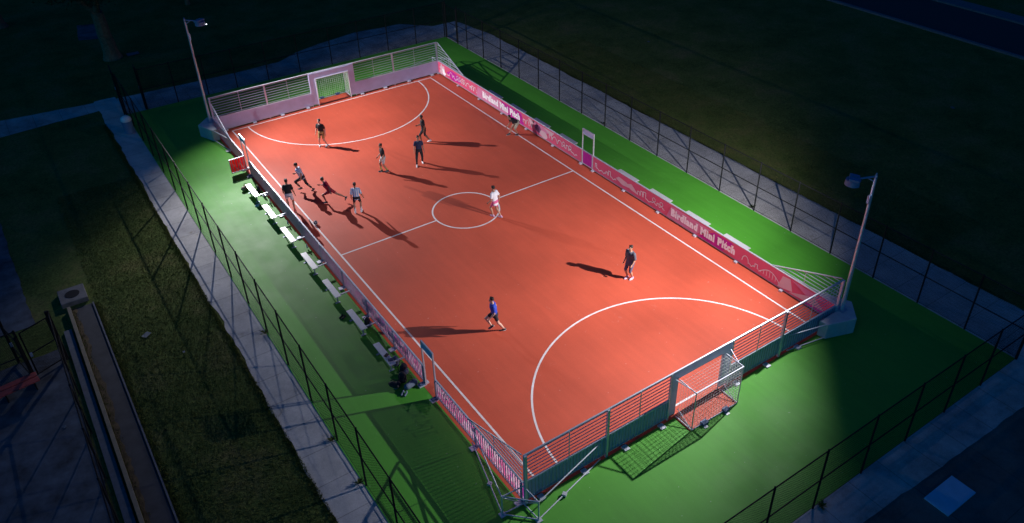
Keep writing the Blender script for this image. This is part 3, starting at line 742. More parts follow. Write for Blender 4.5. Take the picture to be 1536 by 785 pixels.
# ------------------------------------------------------------------ lamp corners
def floodlight(sx, sy, lab_pole, lab_block):
    bl = empty('ballast_block', (sx*WX, sy*WY, 0)); tag(bl, lab_block, 'concrete block', 'concrete ballast blocks under the floodlights')
    poly = [(-1.1, .12), (-1.06, .5), (.2, .93), (.98, .10), (.93, .0), (.5, -1.06), (.12, -1.1), (.12, .12)]
    mb = MB(); mb.prism([(sx*x, sy*y) for x, y in poly], .0, .75); mb.build('concrete_body', mt_block, bl, bevel=.03)
    for (p, q) in (((-1.06, .45), (-2.9, .1)), ((.45, -1.06), (.1, -2.9))):
        for z in (.74, .06): MB().tube((sx*p[0], sy*p[1], z), (sx*q[0], sy*q[1], z+.12 if z > .5 else z), .022).build('stay', mt_galv, bl)
    ps = empty('floodlight_pole', (sx*7.94, sy*16.8, .75)); tag(ps, lab_pole, 'floodlight', 'floodlight poles at opposite corners')
    MB().tube((0, 0, 0), (0, 0, 6.33), .085, .05, n=16).build('pole', mt_galv, ps, smooth=False)
    bp = MB(); bp.box((0, 0, .015), (.34, .34, .03)); 
    for a in (-1, 1):
        for b in (-1, 1): bp.tube((a*.13, b*.13, .03), (a*.13, b*.13, .09), .018, n=6)
    bp.build('base_plate', mt_galvd, ps)
    MB().box((sx*-.04, sy*-.03, 5.3), (.12, .1, .34)).build('driver_box', mt_galvd, ps)
    hd = Vector((-.64*sx, .5*sy*-1, 5.0)) ; hx, hy = sx*(-.68), sy*(-.42)
    am = MB(); am.tube((0, 0, 6.28), (hx*.75, hy*.75, 6.22), .035); am.tube((0, 0, 6.05), (hx*.4, hy*.4, 6.24), .02); am.tube((0, 0, 6.2), (0, 0, 6.42), .06, .03, n=10)
    am.build('arm', mt_head, ps)
    az = math.atan2(hy, hx)
    daz = math.atan2(-sy*7.4, -sx*4.9)
    lh = MB(); lh.box((hx, hy, 6.235), (.36, .50, .10), rz=daz, ry=R(-5)); 
    for i in range(6): lh.box((hx, hy, 6.30), (.30, .012, .06), rz=daz, ry=R(-5))
    head = lh.build('lamp_head', mt_head, ps, bevel=.02)
    fwd = Vector((math.cos(daz), math.sin(daz), 0))
    lens = MB(); c_ = Vector((hx, hy, 6.138)) - fwd*.02; lens.box(c_, (.24, .42, .010), rz=daz, ry=R(-5)); lens.build('lens', mt_lamp, head)
    vs = MB(); n_ = 22; ring = []  # skirt added round the head to block the beams' flattest rays
    for i in range(n_+1):
        a = daz + R(-150+300*i/n_); d_ = Vector((math.cos(a), math.sin(a), 0))
        for z_, q_ in ((5.975, .285), (6.17, .27)): ring.append(Vector((hx, hy, 0)) + fwd*.02 + d_*q_ + Vector((0, 0, z_)))
    vs.add(ring, [(2*i, 2*i+2, 2*i+3, 2*i+1) for i in range(n_)]); vo = vs.build('added_visor', mt_head, head)
    so_ = vo.modifiers.new('s', 'SOLIDIFY'); so_.thickness = .008
    MB().prism([((hx+fwd.x*.02)+.265*math.cos(2*math.pi*i/24), (hy+fwd.y*.02)+.265*math.sin(2*math.pi*i/24)) for i in range(24)], 6.165, 6.185).build('top_plate', mt_head, head)
    ed = MB(); e = Vector((hx, hy, 6.0)) + fwd*.345
    sd = Vector((-fwd.y, fwd.x, 0))
    ed.ell(e - fwd*.03 + sd*(.16 if sx < 0 else -.16), .030, .030, .022, n=8, k=5)
    if sx < 0: ed.build('led_tip', mt_lamp, head)
    for tilt, cone, turn, watt in LAMP_BEAMS:   # the near lamp burns a little brighter than the far one
        a = daz + R(turn); dr = Vector((math.cos(a)*math.sin(R(tilt)), math.sin(a)*math.sin(R(tilt)), -math.cos(R(tilt))))
        ld = bpy.data.lights.new('floodlight_beam', 'SPOT'); ld.energy = watt*(1.0 if sx < 0 else 1.12); ld.color = LAMP_COL; ld.spot_size = R(cone); ld.spot_blend = 1.0; ld.shadow_soft_size = .065
        lo = bpy.data.objects.new('floodlight_beam', ld); C.objects.link(lo); lo.parent = ps
        lo.location = Vector((hx, hy, 6.04)) + fwd*.02
        lo.rotation_euler = dr.to_track_quat('-Z', 'Y').to_euler()
floodlight(-1, 1, 'tall grey floodlight pole at the far left corner, leaning left in view', 'pale concrete block under the floodlight at the far left corner')
floodlight(1, -1, 'tall grey floodlight pole at the near right corner with blue arm', 'bluish concrete block under the floodlight at the near right corner')

# ------------------------------------------------------------------ benches
def bench(side, y, label):
    root = empty('bench', (side*8.49, y, 0)); tag(root, label, 'bench', 'backless metal benches fixed behind the side walls')
    seat = MB(); seat.box((0, 0, .45), (.27, 1.52, .035)); seat.box((0, 0, .425), (.20, 1.45, .02)); seat.build('seat', mt_alu, root, bevel=.006)
    MB().box((-side*.30, -.55, .38), (.72, .05, .05)).build('bracket_arm', mt_galv, root)
    for yy in (-.55, .60):
        mb = MB(); mb.tube((0, yy, 0.02), (0, yy, .38), .022, square=True); mb.box((0, yy, .012), (.22, .08, .02)); mb.build('leg', mt_galvd, root)
    return root
LB = ['bench nearest the open red gate, shoes and a bag at its end', 'second bench down from the red gate on the left side', 'third bench down from the red gate on the left side',
      'middle bench of the seven behind the left wall', 'left side bench just above the one with a lone black bag', 'left side bench with a black backpack hung at its wall end', 'left side bench with folded clothes on it beside the pile of bags']
for y, lb in zip((7.67, 5.1, 2.5, -.18, -2.73, -5.35, -7.94), LB): bench(-1, y, lb)
RB = ['farthest bench behind the right wall, near the far corner', 'second bench from the far corner behind the right wall', 'right side bench behind the stooping player, third from the far corner', 'right side bench just before the magenta gate',
      'right side bench just after the magenta gate', 'right side bench behind the skyline drawing, second after the magenta gate', 'right side bench behind the near lettering', 'right side bench nearest the near lamp corner']
for y, lb in zip((10.42, 7.78, 5.2, 2.57, -2.76, -5.33, -8.0, -10.55), RB): bench(1, y, lb)

# ------------------------------------------------------------------ bags, clothes, bin and other small things
def remesh(mb, name, mat, voxel, parent=None, sm=4):
    me = bpy.data.meshes.new(name); me.from_pydata(mb.v, [], mb.f)
    bm = bmesh.new(); bm.from_mesh(me); bmesh.ops.recalc_face_normals(bm, faces=bm.faces); bm.to_mesh(me); bm.free()
    o = bpy.data.objects.new(name, me); C.objects.link(o)
    r = o.modifiers.new('r', 'REMESH'); r.mode = 'VOXEL'; r.voxel_size = voxel
    s = o.modifiers.new('s', 'SMOOTH'); s.factor = .5; s.iterations = sm
    bpy.context.view_layer.update()
    m2 = bpy.data.meshes.new_from_object(o.evaluated_get(bpy.context.evaluated_depsgraph_get()))
    o.modifiers.clear(); o.data = m2; bpy.data.meshes.remove(me)
    m2.materials.clear(); m2.materials.append(mat)
    for p in m2.polygons: p.use_smooth = True
    if parent is not None: o.parent = parent
    return o
def backpack(loc, rz, mat, label, s=1.0, lying=False):
    root = empty('backpack', loc, rz); tag(root, label, 'backpack', 'bags left by the benches'); mb = MB()
    mb.ell((0, 0, .22*s), .15*s, .11*s, .24*s); mb.ell((0, .04*s, .10*s), .16*s, .12*s, .11*s)
    b = remesh(mb, 'bag_body', mat, .02, root, 3)
    mb = MB(); mb.ell((0, -.11*s, .16*s), .11*s, .06*s, .12*s); remesh(mb, 'front_pocket', mt_blueg, .02, root, 2)
    mb = MB()
    for k in (-1, 1):
        pts = [(k*.07*s, .1*s, .40*s), (k*.09*s, .17*s, .3*s), (k*.1*s, .16*s, .15*s), (k*.08*s, .1*s, .05*s)]
        for a, c in zip(pts, pts[1:]): mb.tube(a, c, .014*s, n=6)
    mb.tube((-.03*s, 0, .45*s), (.03*s, 0, .45*s), .01, n=6); mb.build('strap', mt_black, root)
    if lying: root.rotation_euler = (R(78), 0, rz); root.location.z += .1
backpack((-8.12, -5.55, 0), .8, mt_black, 'black backpack standing between the wall and the sixth left bench', 1.15)
backpack((-8.2, -8.3, 0), 1.9, mt_blueg, 'grey blue backpack at the wall beside the bench with clothes')
backpack((-8.18, -8.95, 0), .3, mt_black, 'upright black backpack beside the bench with clothes, nearest the wall', 1.2)
backpack((-8.42, -9.3, 0), 2.6, mt_black, 'black backpack in the middle of the bag pile', 1.1)
backpack((-8.66, -9.55, 0), 4.0, mt_black, 'black backpack lying on its side at the outer edge of the bag pile', 1.0, True)
backpack((-8.08, 8.1, 0), 1.2, mt_black, 'small black bag behind the bench nearest the red gate', .85)
def duffel(loc, rz, mat, label):
    root = empty('duffel_bag', loc, rz); tag(root, label, 'bag', 'bags left by the benches'); mb = MB(); mb.cap((-.18, 0, .14), (.18, 0, .14), .13, .13); remesh(mb, 'bag_body', mat, .02, root, 2)
    mb = MB(); pts = [(-.1, 0, .26), (-.06, .02, .36), (.06, .02, .36), (.1, 0, .26)]
    for a, c in zip(pts, pts[1:]): mb.tube(a, c, .012, n=6)
    mb.build('handle', mt_black, root)
duffel((-8.55, 8.78, 0), .5, M('tan_bag', (.25, .2, .14), .8), 'tan bag on the green at the end of the bench by the red gate')
duffel((-8.3, -9.75, 0), .2, mt_blueg, 'grey blue duffel bag at the near end of the bag pile')
def cloth(loc, rz, mat, label, w_=.22, d_=.14):
    mb = MB(); n = 8; rj = random.Random(int(abs(loc[1]*100)))
    vs = [((i/n-.5)*w_, (j/n-.5)*d_, .012+.02*rj.random()) for i in range(n+1) for j in range(n+1)]
    fs = [(i*(n+1)+j, (i+1)*(n+1)+j, (i+1)*(n+1)+j+1, i*(n+1)+j+1) for i in range(n) for j in range(n)]
    o = mb.add(vs, fs).build('folded_clothes', mat, smooth=True); o.location = loc; o.rotation_euler = (0, 0, rz)
    so = o.modifiers.new('s', 'SOLIDIFY'); so.thickness = .012
    tag(o, label, 'clothes', 'clothes left on a bench')
cloth((-8.47, -8.1, .468), .5, mt_black, 'dark folded top on the middle of the bench by the bag pile')
cloth((-8.45, -8.42, .468), -.3, M('navy_cloth', (.02, .03, .09), .8), 'navy folded top at the near end of the bench by the bag pile', .2, .18)
def shoe_pair(x, y, rz, mat, label):
    root = empty('pair_of_shoes', (x, y, 0), rz); tag(root, label, 'shoes', 'shoes left by the benches')
    for k in (-.07, .07):
        mb = MB(); mb.cap((k, -.08, .045), (k, .09, .035), .042, .038); mb.ell((k, -.07, .08), .035, .05, .05); remesh(mb, 'shoe', mat, .012, root, 2)
shoe_pair(-8.62, 6.75, .8, mt_white, 'white shoes on the green by the first left bench')
shoe_pair(-8.70, -9.95, 2.2, mt_blueg, 'grey shoes at the outer edge of the bag pile')
shoe_pair(-8.75, -4.35, 2.0, mt_black, 'black shoes on the green by the sixth left bench')
shoe_pair(-8.35, 8.45, 2.8, mt_black, 'black shoes between the tan bag and the first bench')
for y, lb in ((6.55, 'small drinks bottle standing on the wall foot by the first left bench'), (4.0, 'small drinks bottle standing on the wall foot by the second left bench'), (1.45, 'small drinks bottle standing on the wall foot by the third left bench')):
    root = empty('bottle', (-8.0, y, .055)); tag(root, lb, 'bottle', 'bottles on the wall feet')
    MB().tube((0, 0, 0), (0, 0, .17), .036, n=10).tube((0, 0, .17), (0, 0, .21), .036, .015, n=10).build('bottle_body', mt_white, root)
    MB().tube((0, 0, .21), (0, 0, .24), .016, n=8).build('cap', mt_bluep, root)
ball = empty('football', (-6.84, 3.25, .118)); tag(ball, 'dark football on the left touchline near the striped player', 'ball')
MB().ell((0, 0, 0), .11, .11, .11, n=20, k=14).build('ball_shell', M('dark_ball', (.05, .06, .09), .5), ball, smooth=True)
mb = MB()
for a in range(5):
    t = 2*math.pi*a/5
    for el in (.5, -.5):
        c_ = Vector((math.cos(t+el)*math.cos(el), math.sin(t+el)*math.cos(el), math.sin(el)))*.1095; q = c_.to_track_quat('Z', 'Y').to_matrix()
        mb.add([c_*1.012 + q @ Vector((.03*math.cos(2*math.pi*i/5), .03*math.sin(2*math.pi*i/5), -.002)) for i in range(5)], [(0, 1, 2, 3, 4)])
mb.build('panels', mt_white, ball)
# litter bin by the far left corner
tb = empty('litter_bin', (-12.12, 19.9, 0)); tag(tb, 'blue grey litter bin with a pale domed lid on the left path', 'litter bin')
MB().tube((0, 0, 0), (0, 0, .85), .27, .31, n=20).build('bin_body', mt_binb, tb)
mb = MB(); mb.ell((0, 0, .86), .32, .32, .26, n=20, k=10); mb.build('domed_lid', mt_white, tb, smooth=True)
# red bench at the bottom left
rb = empty('park_bench', (-21.15, -1.38, 0), R(7)); tag(rb, 'red slatted bench on the old concrete pad at the left edge', 'bench')
MB().box((0, .15, .44), (2.4, .26, .045)).build('seat_plank', mt_wood, rb, bevel=.008)
MB().box((0, -.20, .44), (2.4, .30, .045)).build('seat_plank', mt_wood, rb, bevel=.008)
for x in (-1.0, 0, 1.0):
    mb = MB(); mb.box((x, 0, .2), (.05, .5, .42)); mb.build('leg', mt_post, rb)
for (x, y, s_, lb) in ((-8.9, 33.8, .6, 'pale flat board lying on the grass right of the tree trunk'), (-15.9, -.6, .24, 'faint blue sheet lying on the grass strip left of the path'), (-14.9, -2.6, .09, 'small scrap of paper on the grass strip left of the path'),
                       (23.6, 12.5, .16, 'pale scrap lying on the dark grass beyond the right fence'), (-19.6, -4.2, .12, 'pale scrap lying on the old concrete pad'), (31.0, -7.6, .2, 'pale scrap far out on the dark grass near the road')):
    n = 4; rj = random.Random(int(x*10)); vs = [((i/n-.5)*s_*1.4, (j/n-.5)*s_, .01+.03*rj.random()*min(1, s_*3)) for i in range(n+1) for j in range(n+1)]
    o = MB().add(vs, [(i*(n+1)+j, (i+1)*(n+1)+j, (i+1)*(n+1)+j+1, i*(n+1)+j+1) for i in range(n) for j in range(n)]).build('litter', mt_scrap)
    o.location = (x, y, 0); o.rotation_euler = (0, 0, rj.random()*3); tag(o, lb, 'litter')

# ------------------------------------------------------------------ trees at the far left
def tree(x, y, label, H=11, crown=5.5, low=2.6, rad=.55, leaf=mt_leaf, nleaf=9000, seed=1, group='trees at the dark far side'):
    rn = random.Random(seed); root = empty('tree', (x, y, 0)); tag(root, label, 'tree', group)
    mb = MB(); tips = []
    def limb(p, d, L_, r_, lev):
        q = p
        for k in range(4):
            d2 = (d + Vector((rn.uniform(-.14, .14), rn.uniform(-.14, .14), rn.uniform(-.04, .10)))).normalized(); q2 = q + d2*L_/4; r2 = r_*(.86 if lev else .93)
            mb.tube(q, q2, r_, r2, n=9 if lev < 2 else 5); q = q2; r_ = r2; d = d2
            if lev >= 1: tips.append(q.copy())
        if lev < 3:
            for k in range(4 if lev == 0 else 3):
                a = rn.uniform(0, 6.28)+k*1.9; s_ = rn.uniform(.5, .95) if lev == 0 else rn.uniform(.5, 1.0)
                nd = (d + Vector((math.cos(a)*s_, math.sin(a)*s_, rn.uniform(-.3, .35)))).normalized()
                limb(q, nd, L_*rn.uniform(.62, .85), r_*.62, lev+1)
    mb.tube((0, 0, -.1), (0, 0, .4), rad*1.35, rad*1.0, n=12)
    limb(Vector((0, 0, .3)), Vector((.05, 0, 1)).normalized(), H*.28, rad, 0)
    mb.build('trunk', mt_bark, root)
    lf = MB()
    for _ in range(nleaf):
        t = rn.choice(tips); c_ = t + Vector((rn.gauss(0, .55), rn.gauss(0, .55), rn.gauss(0, .4)))
        if c_.z < low: continue
        s_ = rn.uniform(.07, .16); a = Vector((rn.uniform(-1, 1), rn.uniform(-1, 1), rn.uniform(-.6, .6))).normalized(); b = a.cross(Vector((rn.uniform(-1, 1), rn.uniform(-1, 1), 1))).normalized()
        lf.add([c_-a*s_, c_+b*s_*.5, c_+a*s_, c_-b*s_*.5], [(0, 1, 2, 3)])
    lf.build('crown', leaf, root)
tree(-10.3, 33.9, 'thick trunked tree on the dark grass at the top left', H=12, seed=4, low=4.4, nleaf=14000)
tree(-24, 40, 'dark tree at the far left edge of the picture', H=12, seed=9, low=1.5, nleaf=9000)
tree(-2.2, 43.5, 'reddish small tree behind the far floodlight', H=6.5, rad=.18, seed=12, low=.6, leaf=mt_leafr, nleaf=6000)
tree(-16.5, 47, 'dark tree behind the thick trunked one', H=12, seed=21, low=1.5, nleaf=8000)
# ------------------------------------------------------------------ people
SKIN = {'tan': M('skin_tan', (.42, .22, .14), .5), 'pale': M('skin_pale', (.58, .36, .27), .5), 'brown': M('skin_brown', (.17, .085, .05), .5)}
mt_hair = M('dark_hair', (.018, .013, .010), .6, var=.3, scale=30)
mt_eye = M('eye_dark', (.02, .015, .012), .3); mt_lip = M('lip', (.35, .12, .10), .5); mt_sole = M('shoe_sole', (.6, .6, .6), .6)
def ik(a, b, l1, l2, pole):
    a, b, pole = Vector(a), Vector(b), Vector(pole); d = b-a; L_ = d.length; mx = (l1+l2)*.995
    if L_ > mx: b = a + d*mx/L_; d = b-a; L_ = mx
    u = d/L_; x = (l1*l1 - l2*l2 + L_*L_)/(2*L_); hh = math.sqrt(max(0, l1*l1-x*x)); p = pole - u*pole.dot(u); p.normalize()
    return a + u*x + p*hh, b
def person(label, loc, face, feet, hands, H=1.76, hip=(0, 0), drop=.0, lean=4, side=0, skin='tan', shirt=None, pants=None, plen=.6, socks=None, shoes=mt_white,
           build=1.0, headturn=0, headpitch=0, sleeve=.6, shirt_long=0.0, hair=None):
    """local frame: +y forward, +x to the person's right. feet = ((x,y,z,yaw) right, left) ankles' ground points; hands = wrist points relative to the shoulders"""
    rz = math.atan2(face[1], face[0]) - math.pi/2
    root = empty('person', (loc[0], loc[1], .004), rz); tag(root, label, 'person', 'players on the pitch')
    s = H/1.76; sk = SKIN[skin]; B = build
    P = Vector((hip[0], hip[1], .93*s - drop))
    T = Matrix.Rotation(R(side), 3, 'Y') @ Matrix.Rotation(R(-lean), 3, 'X'); up = T @ Vector((0, 0, 1)); rt = T @ Vector((1, 0, 0)); fd = T @ Vector((0, 1, 0))
    chest = P + up*.30*s; neck = P + up*.52*s; HT = Matrix.Rotation(R(headturn), 3, 'Z') @ Matrix.Rotation(R(-lean*.35-headpitch), 3, 'X')
    hc = neck + up*.09*s + HT @ Vector((0, .015, .105))*s
    body = MB()
    def torso(mb, g, top=True, z0=-.10):
        prof = [(z0, .135, .10), (-.02, .168, .115), (.10, .150, .100), (.22, .155, .105), (.34, .178, .118), (.43, .182, .105), (.49, .14, .085), (.525, .075, .065)]
        mb.rings([(P+up*z*s, rt*(a*B+g)*s, fd*(b*B+g)*s) for z, a, b in prof], 20)
    torso(body, 0)
    body.cap(neck-up*.03*s, neck+up*.10*s, .058*s, .052*s)
    body.ell(hc, .074*s, .092*s, .108*s, HT, 18, 12); body.ell(hc+HT @ Vector((0, .02, -.055))*s, .058*s, .068*s, .062*s, HT)
    body.cap(hc+HT @ Vector((0, .088, .01))*s, hc+HT @ Vector((0, .104, -.022))*s, .010*s, .014*s, 8)
    body.cap(hc+HT @ Vector((0, .075, -.085))*s, hc+HT @ Vector((0, .07, -.09))*s, .022*s, .022*s, 8)
    for k in (-1, 1): body.ell(hc+HT @ Vector((k*.076, -.005, -.005))*s, .010*s, .02*s, .03*s, HT, 8, 6)
    shm = MB(); pm = MB(); som = MB(); shoe_l = []
    if shirt: torso(shm, .020, z0=-.13-shirt_long)
    # arms
    for k, hnd in ((1, hands[0]), (-1, hands[1])):
        sh = P + up*.455*s + rt*k*.185*s*B; wr = sh + Vector(hnd)*s
        el, wr = ik(sh, wr, .29*s, .26*s, Vector((k*.12, -1, -.3)))
        body.cap(sh, el, .052*s*B, .040*s*B); body.cap(el, el+(wr-el)*.35, .040*s*B, .042*s*B); body.cap(el+(wr-el)*.3, wr, .041*s*B, .027*s)
        hd = (wr-el).normalized(); pn = hd.cross(Vector((k, 0, 0))); pn = pn.normalized() if pn.length > .1 else Vector((0, 1, 0)); w_ = hd.cross(pn).normalized()
        # the palm faces the thigh: its width runs forward, thumb in front
        palm = wr+hd*.05*s; body.rings([(wr, pn*.024*s, w_*.020*s), (wr+hd*.04*s, pn*.040*s, w_*.018*s), (wr+hd*.085*s, pn*.040*s, w_*.015*s), (wr+hd*.095*s, pn*.034*s, w_*.011*s)], 12)
        for i, ln in enumerate((.066, .076, .071, .056)):
            b0 = wr+hd*.085*s+pn*(.030-.020*i)*s; m1 = b0+hd*ln*.5*s - w_*k*.0; m2 = m1+(hd*.75-w_*k*.65).normalized()*ln*.5*s
            body.cap(b0, m1, .0095*s, .009*s, 8); body.cap(m1, m2, .009*s, .0075*s, 8)
        t0 = wr+hd*.02*s+pn*.026*s; t1 = t0+(hd*.7+pn*.7).normalized()*.045*s; t2 = t1+(hd*.95+pn*.2-w_*k*.2).normalized()*.032*s
        body.cap(t0, t1, .013*s, .011*s, 8); body.cap(t1, t2, .011*s, .008*s, 8)
        if shirt:
            e = sh+(el-sh)*min(1, sleeve); shm.cap(sh-rt*k*.02*s, e, .074*s*B, .068*s*B)
            if sleeve > 1: shm.cap(el, el+(wr-el)*min(1, sleeve-1), .062*s, .05*s)
    # legs
    for k, ft in ((1, feet[0]), (-1, feet[1])):
        hp = P - up*.03*s + rt*k*.095*s*B; an = Vector((ft[0], ft[1], ft[2]+.085*s)); yaw = ft[3]; tp = ft[4] if len(ft) > 4 else 0
        fwv = Matrix.Rotation(R(yaw), 3, 'Z') @ Vector((0, 1, 0)); kn, an = ik(hp, an, .44*s, .43*s, fwv + Vector((k*.08, 0, 0)))
        body.cap(hp, kn, .088*s*B, .056*s*B); cf = kn+(an-kn)*.33 - fwv*.012*s
        body.cap(kn, cf, .054*s, .058*s*B); body.cap(cf, an, .056*s*B, .034*s)
        FM = Matrix.Rotation(R(yaw), 3, 'Z') @ Matrix.Rotation(R(-tp), 3, 'X')
        heel = an + FM @ Vector((0, -.045, -.045))*s; toe = an + FM @ Vector((0, .165, -.055))*s
        body.cap(heel, toe, .032*s, .025*s)
        sm = MB(); sm.cap(heel, heel+(toe-heel)*.6, .042*s, .044*s); sm.cap(heel+(toe-heel)*.5, toe, .045*s, .034*s); sm.cap(heel, an, .043*s, .046*s)
        shoe_l.append((sm, heel, toe, FM))
        if socks: som.cap(an, an+(kn-an)*.5, .042*s, .056*s)
        if pants:
            if plen <= 1: e = hp+(kn-hp)*plen; pm.cap(hp, e, .102*s, .078*s)
            else: pm.cap(hp, kn, .100*s*B, .070*s); pm.cap(kn, kn+(an-kn)*(plen-1), .068*s, .052*s)
    bo = remesh(body, 'body', sk, .0085*s, root, 3)
    bo.data.materials.append(mt_eye); bo.data.materials.append(mt_lip)
    eyes = [hc+HT @ Vector((k*.031, .086, .012))*s for k in (-1, 1)]; mouth = hc+HT @ Vector((0, .095, -.052))*s
    for p in bo.data.polygons:
        c_ = p.center
        if c_.z < hc.z-.2: continue
        if min((c_-e).length for e in eyes) < .013*s: p.material_index = 1
        elif abs((c_-mouth).dot(HT @ Vector((0, 0, 1)))) < .008*s and (c_-mouth).length < .026*s: p.material_index = 2
    if pants:
        pm.rings([(P+up*z*s, rt*(a*B)*s, fd*(b*B)*s) for z, a, b in ((-.13, .15, .11), (-.04, .192, .140), (.06, .176, .126), (.10, .165, .118))], 20)
        remesh(pm, 'trousers' if plen > 1 else 'shorts', pants, .013*s, root, 3)
    if shirt: remesh(shm, 'shirt', shirt, .013*s, root, 4)
    if socks:
        remesh(som, 'socks', socks, .012*s, root, 2)
    for sm, heel, toe, FM in shoe_l:
        so = remesh(sm, 'shoe', shoes, .012*s, root, 2)
        sl = MB(); mid = (heel+toe)/2 + FM @ Vector((0, 0, -.034))*s; dn = FM @ Vector((0, 0, 1))
        sl.rings([(mid-dn*.006*s, FM @ Vector((.046, 0, 0))*s, FM @ Vector((0, .145, 0))*s), (mid+dn*.008*s, FM @ Vector((.046, 0, 0))*s, FM @ Vector((0, .145, 0))*s)], 16)
        sl.build('sole', mt_sole, so)
    hm = MB(); hm.ell(hc+HT @ Vector((0, -.018, .026))*s, .084*s, .094*s, .100*s, HT, 18, 12)
    rj = random.Random(int(abs(loc[0]*37+loc[1]*11)))
    for _ in range(16):
        a = rj.uniform(0, 6.28); hm.ell(hc+HT @ Vector((math.cos(a)*.055, -.02+math.sin(a)*.06, .07+rj.uniform(0, .035)))*s, .03*s, .03*s, .025*s, HT, 8, 6)
    ho = remesh(hm, 'hair', hair or mt_hair, .011*s, root, 2)
    # keep the hair off the face
    bm = bmesh.new(); bm.from_mesh(ho.data); HI = HT.inverted()
    kill = [v for v in bm.verts if (lambda q: q.y > .045*s and q.z < .055*s or q.z < -.055*s)(HI @ (v.co-hc))]
    bmesh.ops.delete(bm, geom=kill, context='VERTS'); bm.to_mesh(ho.data); bm.free()
    return root
down = ((.07, .03, -.53), (-.07, .03, -.53))
tee_black = M('black_tee', (.016, .016, .02), .85, var=.2, scale=9); tee_navy = M('navy_jersey', (.018, .03, .085), .8, var=.15, scale=9)
tee_white = M('white_tee', (.72, .73, .76), .85, var=.04, scale=9); tee_grey = M('grey_tee', (.075, .08, .105), .85, var=.15, scale=9)
tee_blue = M('royal_blue_jersey', (.015, .055, .42), .7, var=.12, scale=9); tee_red = M('red_jersey', (.42, .02, .05), .75, var=.15, scale=9)
tee_str = stripe_mat('striped_jersey', (.74, .76, .80), (.22, .38, .66), .105)
sh_black = M('black_shorts', (.015, .016, .022), .85); sh_khaki = M('khaki_shorts', (.42, .30, .11), .85, var=.1, scale=9); sh_white = M('white_shorts', (.74, .70, .72), .85)
sh_pink = M('pink_orange_shorts', (.62, .12, .26), .85); sh_camo = M('camo_shorts', (.22, .2, .13), .85, col2=(.6, .55, .42), scale=9); sh_grey = M('grey_violet_shorts', (.10, .09, .15), .85)
leg_black = M('black_leggings', (.014, .015, .02), .8); sk_white = M('white_socks', (.7, .7, .72), .85)
sho_red = M('red_shoe', (.6, .05, .05), .5); sho_pink = M('pink_shoe', (.6, .35, .5), .5); sho_blk = M('black_shoe', (.03, .03, .035), .5)
CAMD = (-.5, -.86); AWAY = (.5, .86); LEFT = (-.83, .56); RIGHT = (.83, -.56)
# 1 goalkeeper-side player on the far arc
person('player in black tee and khaki shorts standing wide on the far arc', (-3.15, 11.1), (-.75, -.66), ((-.24, -.05, 0, -20), (.20, .05, 0, 20))[::-1], ((.12, .06, -.52), (-.10, .06, -.52)), H=1.74,
       lean=3, shirt=tee_black, pants=sh_khaki, plen=.72, skin='pale', build=1.06, shirt_long=.05)
# 2 walking left behind the navy player
person('player in dark tee and long dark shorts striding behind the navy player', (1.92, 7.95), LEFT, ((.07, -.30, .02, 0, 18), (-.07, .18, 0, 0)), ((.02, .30, -.36), (-.03, -.10, -.50)), H=1.78,
       lean=6, drop=.02, shirt=tee_black, pants=sh_black, plen=1.15, skin='brown', shirt_long=.06)
# 3 navy jersey, dark leggings, facing the camera
person('player in navy jersey and black leggings facing the near goal', (.42, 5.72), (-.38, -.92), ((.20, .18, 0, -12), (-.14, -.18, 0, 10)), ((.08, .04, -.53), (-.09, .05, -.52)), H=1.79,
       lean=3, shirt=tee_navy, pants=leg_black, plen=1.9, shoes=mt_white, skin='tan')
# 4 black tee, pale shorts, facing left
person('player in black top and pale shorts facing left near the far arc', (-1.58, 6.15), (-.9, .2), ((.06, .16, 0, 0), (-.06, -.14, 0, 0)), ((-.02, .20, -.46), (-.04, .10, -.50)), H=1.75,
       lean=5, shirt=tee_black, pants=M('pale_green_shorts', (.5, .55, .55), .85), plen=.7, socks=M('olive_socks', (.38, .36, .10), .85), shoes=sho_blk, skin='tan')
# 5 stooping by the right wall
person('player in black top bent over by the right banner wall', (6.72, 5.62), (-.96, .1), ((.16, .22, 0, 0), (-.12, -.20, 0, 10)), ((-.02, .16, -.46), (.02, .10, -.48)), H=1.74,
       lean=58, hip=(0, -.22), drop=.10, shirt=tee_black, pants=sh_camo, plen=.9, shoes=sho_blk, skin='tan', headpitch=-25)
# 6 striped jersey running up-left
person('player in striped jersey and black leggings running near the left wall', (-6.05, 6.75), (-.72, .62), ((.07, -.46, .04, 0, 35), (-.07, .14, .16, 0, 10)), ((.0, .28, -.36), (-.06, -.18, -.42)), H=1.8,
       lean=18, drop=.06, shirt=tee_str, pants=leg_black, plen=1.7, shoes=sho_blk, skin='tan')
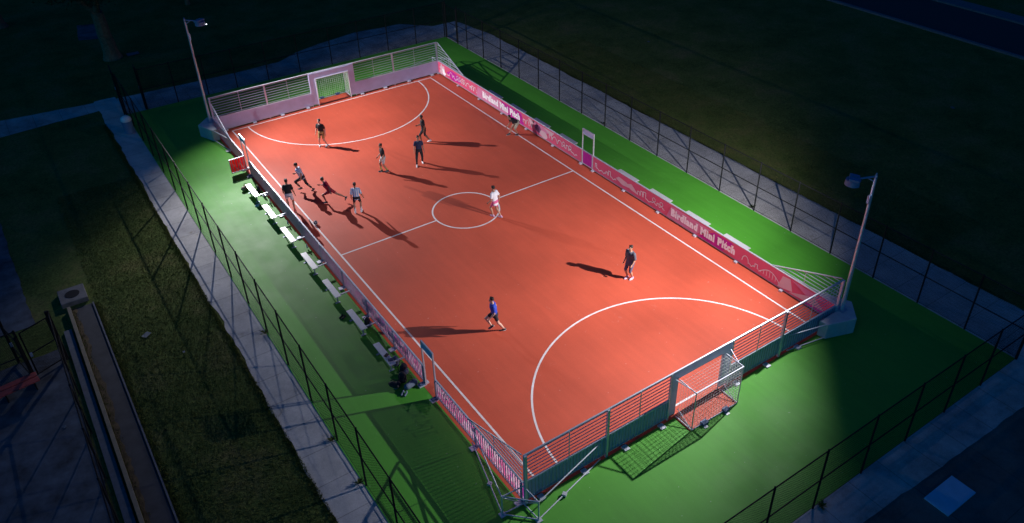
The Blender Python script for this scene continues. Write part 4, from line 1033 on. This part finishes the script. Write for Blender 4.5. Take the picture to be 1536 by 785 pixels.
# 7 black tee, white shorts, red shoes at the wall
person('player in black tee, white shorts and red shoes beside the left wall', (-7.32, 5.3), (.35, .93), ((.16, -.18, 0, -8), (-.12, .12, 0, 12)), ((.10, .04, -.52), (-.04, .16, -.48)), H=1.82,
       lean=4, shirt=tee_black, pants=sh_white, plen=.62, shoes=sho_red, skin='tan')
# 8 red jersey sprinting
person('player in red jersey sprinting with one leg kicked far back', (-5.35, 4.75), (-.80, .60), ((.06, -.88, .16, 0, 60), (-.10, .24, .05, 0)), ((.10, .36, -.26), (-.20, -.36, -.28)), H=1.74,
       lean=26, drop=.15, shirt=tee_red, pants=M('maroon_shorts', (.25, .02, .04), .85), plen=.6, shoes=sho_blk, skin='tan')
# 9 striped jersey standing with back to the camera
person('player in striped jersey, dark shorts and white socks standing with his back to us', (-4.6, 3.05), (.45, .89), ((.15, .04, 0, -12), (-.15, -.04, 0, 12)), ((.14, .08, -.50), (-.08, .06, -.52)), H=1.74,
       lean=2, shirt=tee_str, pants=sh_black, plen=.62, socks=sk_white, shoes=mt_white, skin='tan', sleeve=.8)
# 10 white tee on the centre circle
person('player in white tee and pink shorts walking on the centre circle', (.88, -1.45), (-.35, .93), ((.09, -.26, .01, 0, 12), (-.05, .12, 0, 0)), ((.06, -.10, -.50), (-.08, .14, -.48)), H=1.82,
       lean=7, drop=.03, shirt=tee_white, pants=sh_pink, plen=.62, shoes=sho_pink, skin='tan', build=1.03, shirt_long=.07)
# 11 grey tee, near right
person('player in grey tee and long grey shorts standing alone near the near arc', (2.98, -9.33), (-.93, -.1), ((.08, .05, 0, 0), (-.12, -.06, 0, 0)), ((-.02, .18, -.48), (-.02, .12, -.50)), H=1.80,
       lean=2, shirt=tee_grey, pants=sh_grey, plen=1.05, shoes=sho_pink, skin='tan', build=1.15, shirt_long=.08, sleeve=.85)
# 12 blue jersey walking left
person('player in royal blue jersey walking left across the near half', (-3.9, -8.85), (-.92, .38), ((.06, .14, .16, 0, 30), (-.06, -.36, 0, 5, 8)), ((.04, -.12, -.50), (-.04, .16, -.48)), H=1.80,
       lean=7, drop=.03, shirt=tee_blue, pants=sh_black, plen=.6, shoes=sho_blk, skin='pale', build=1.08)
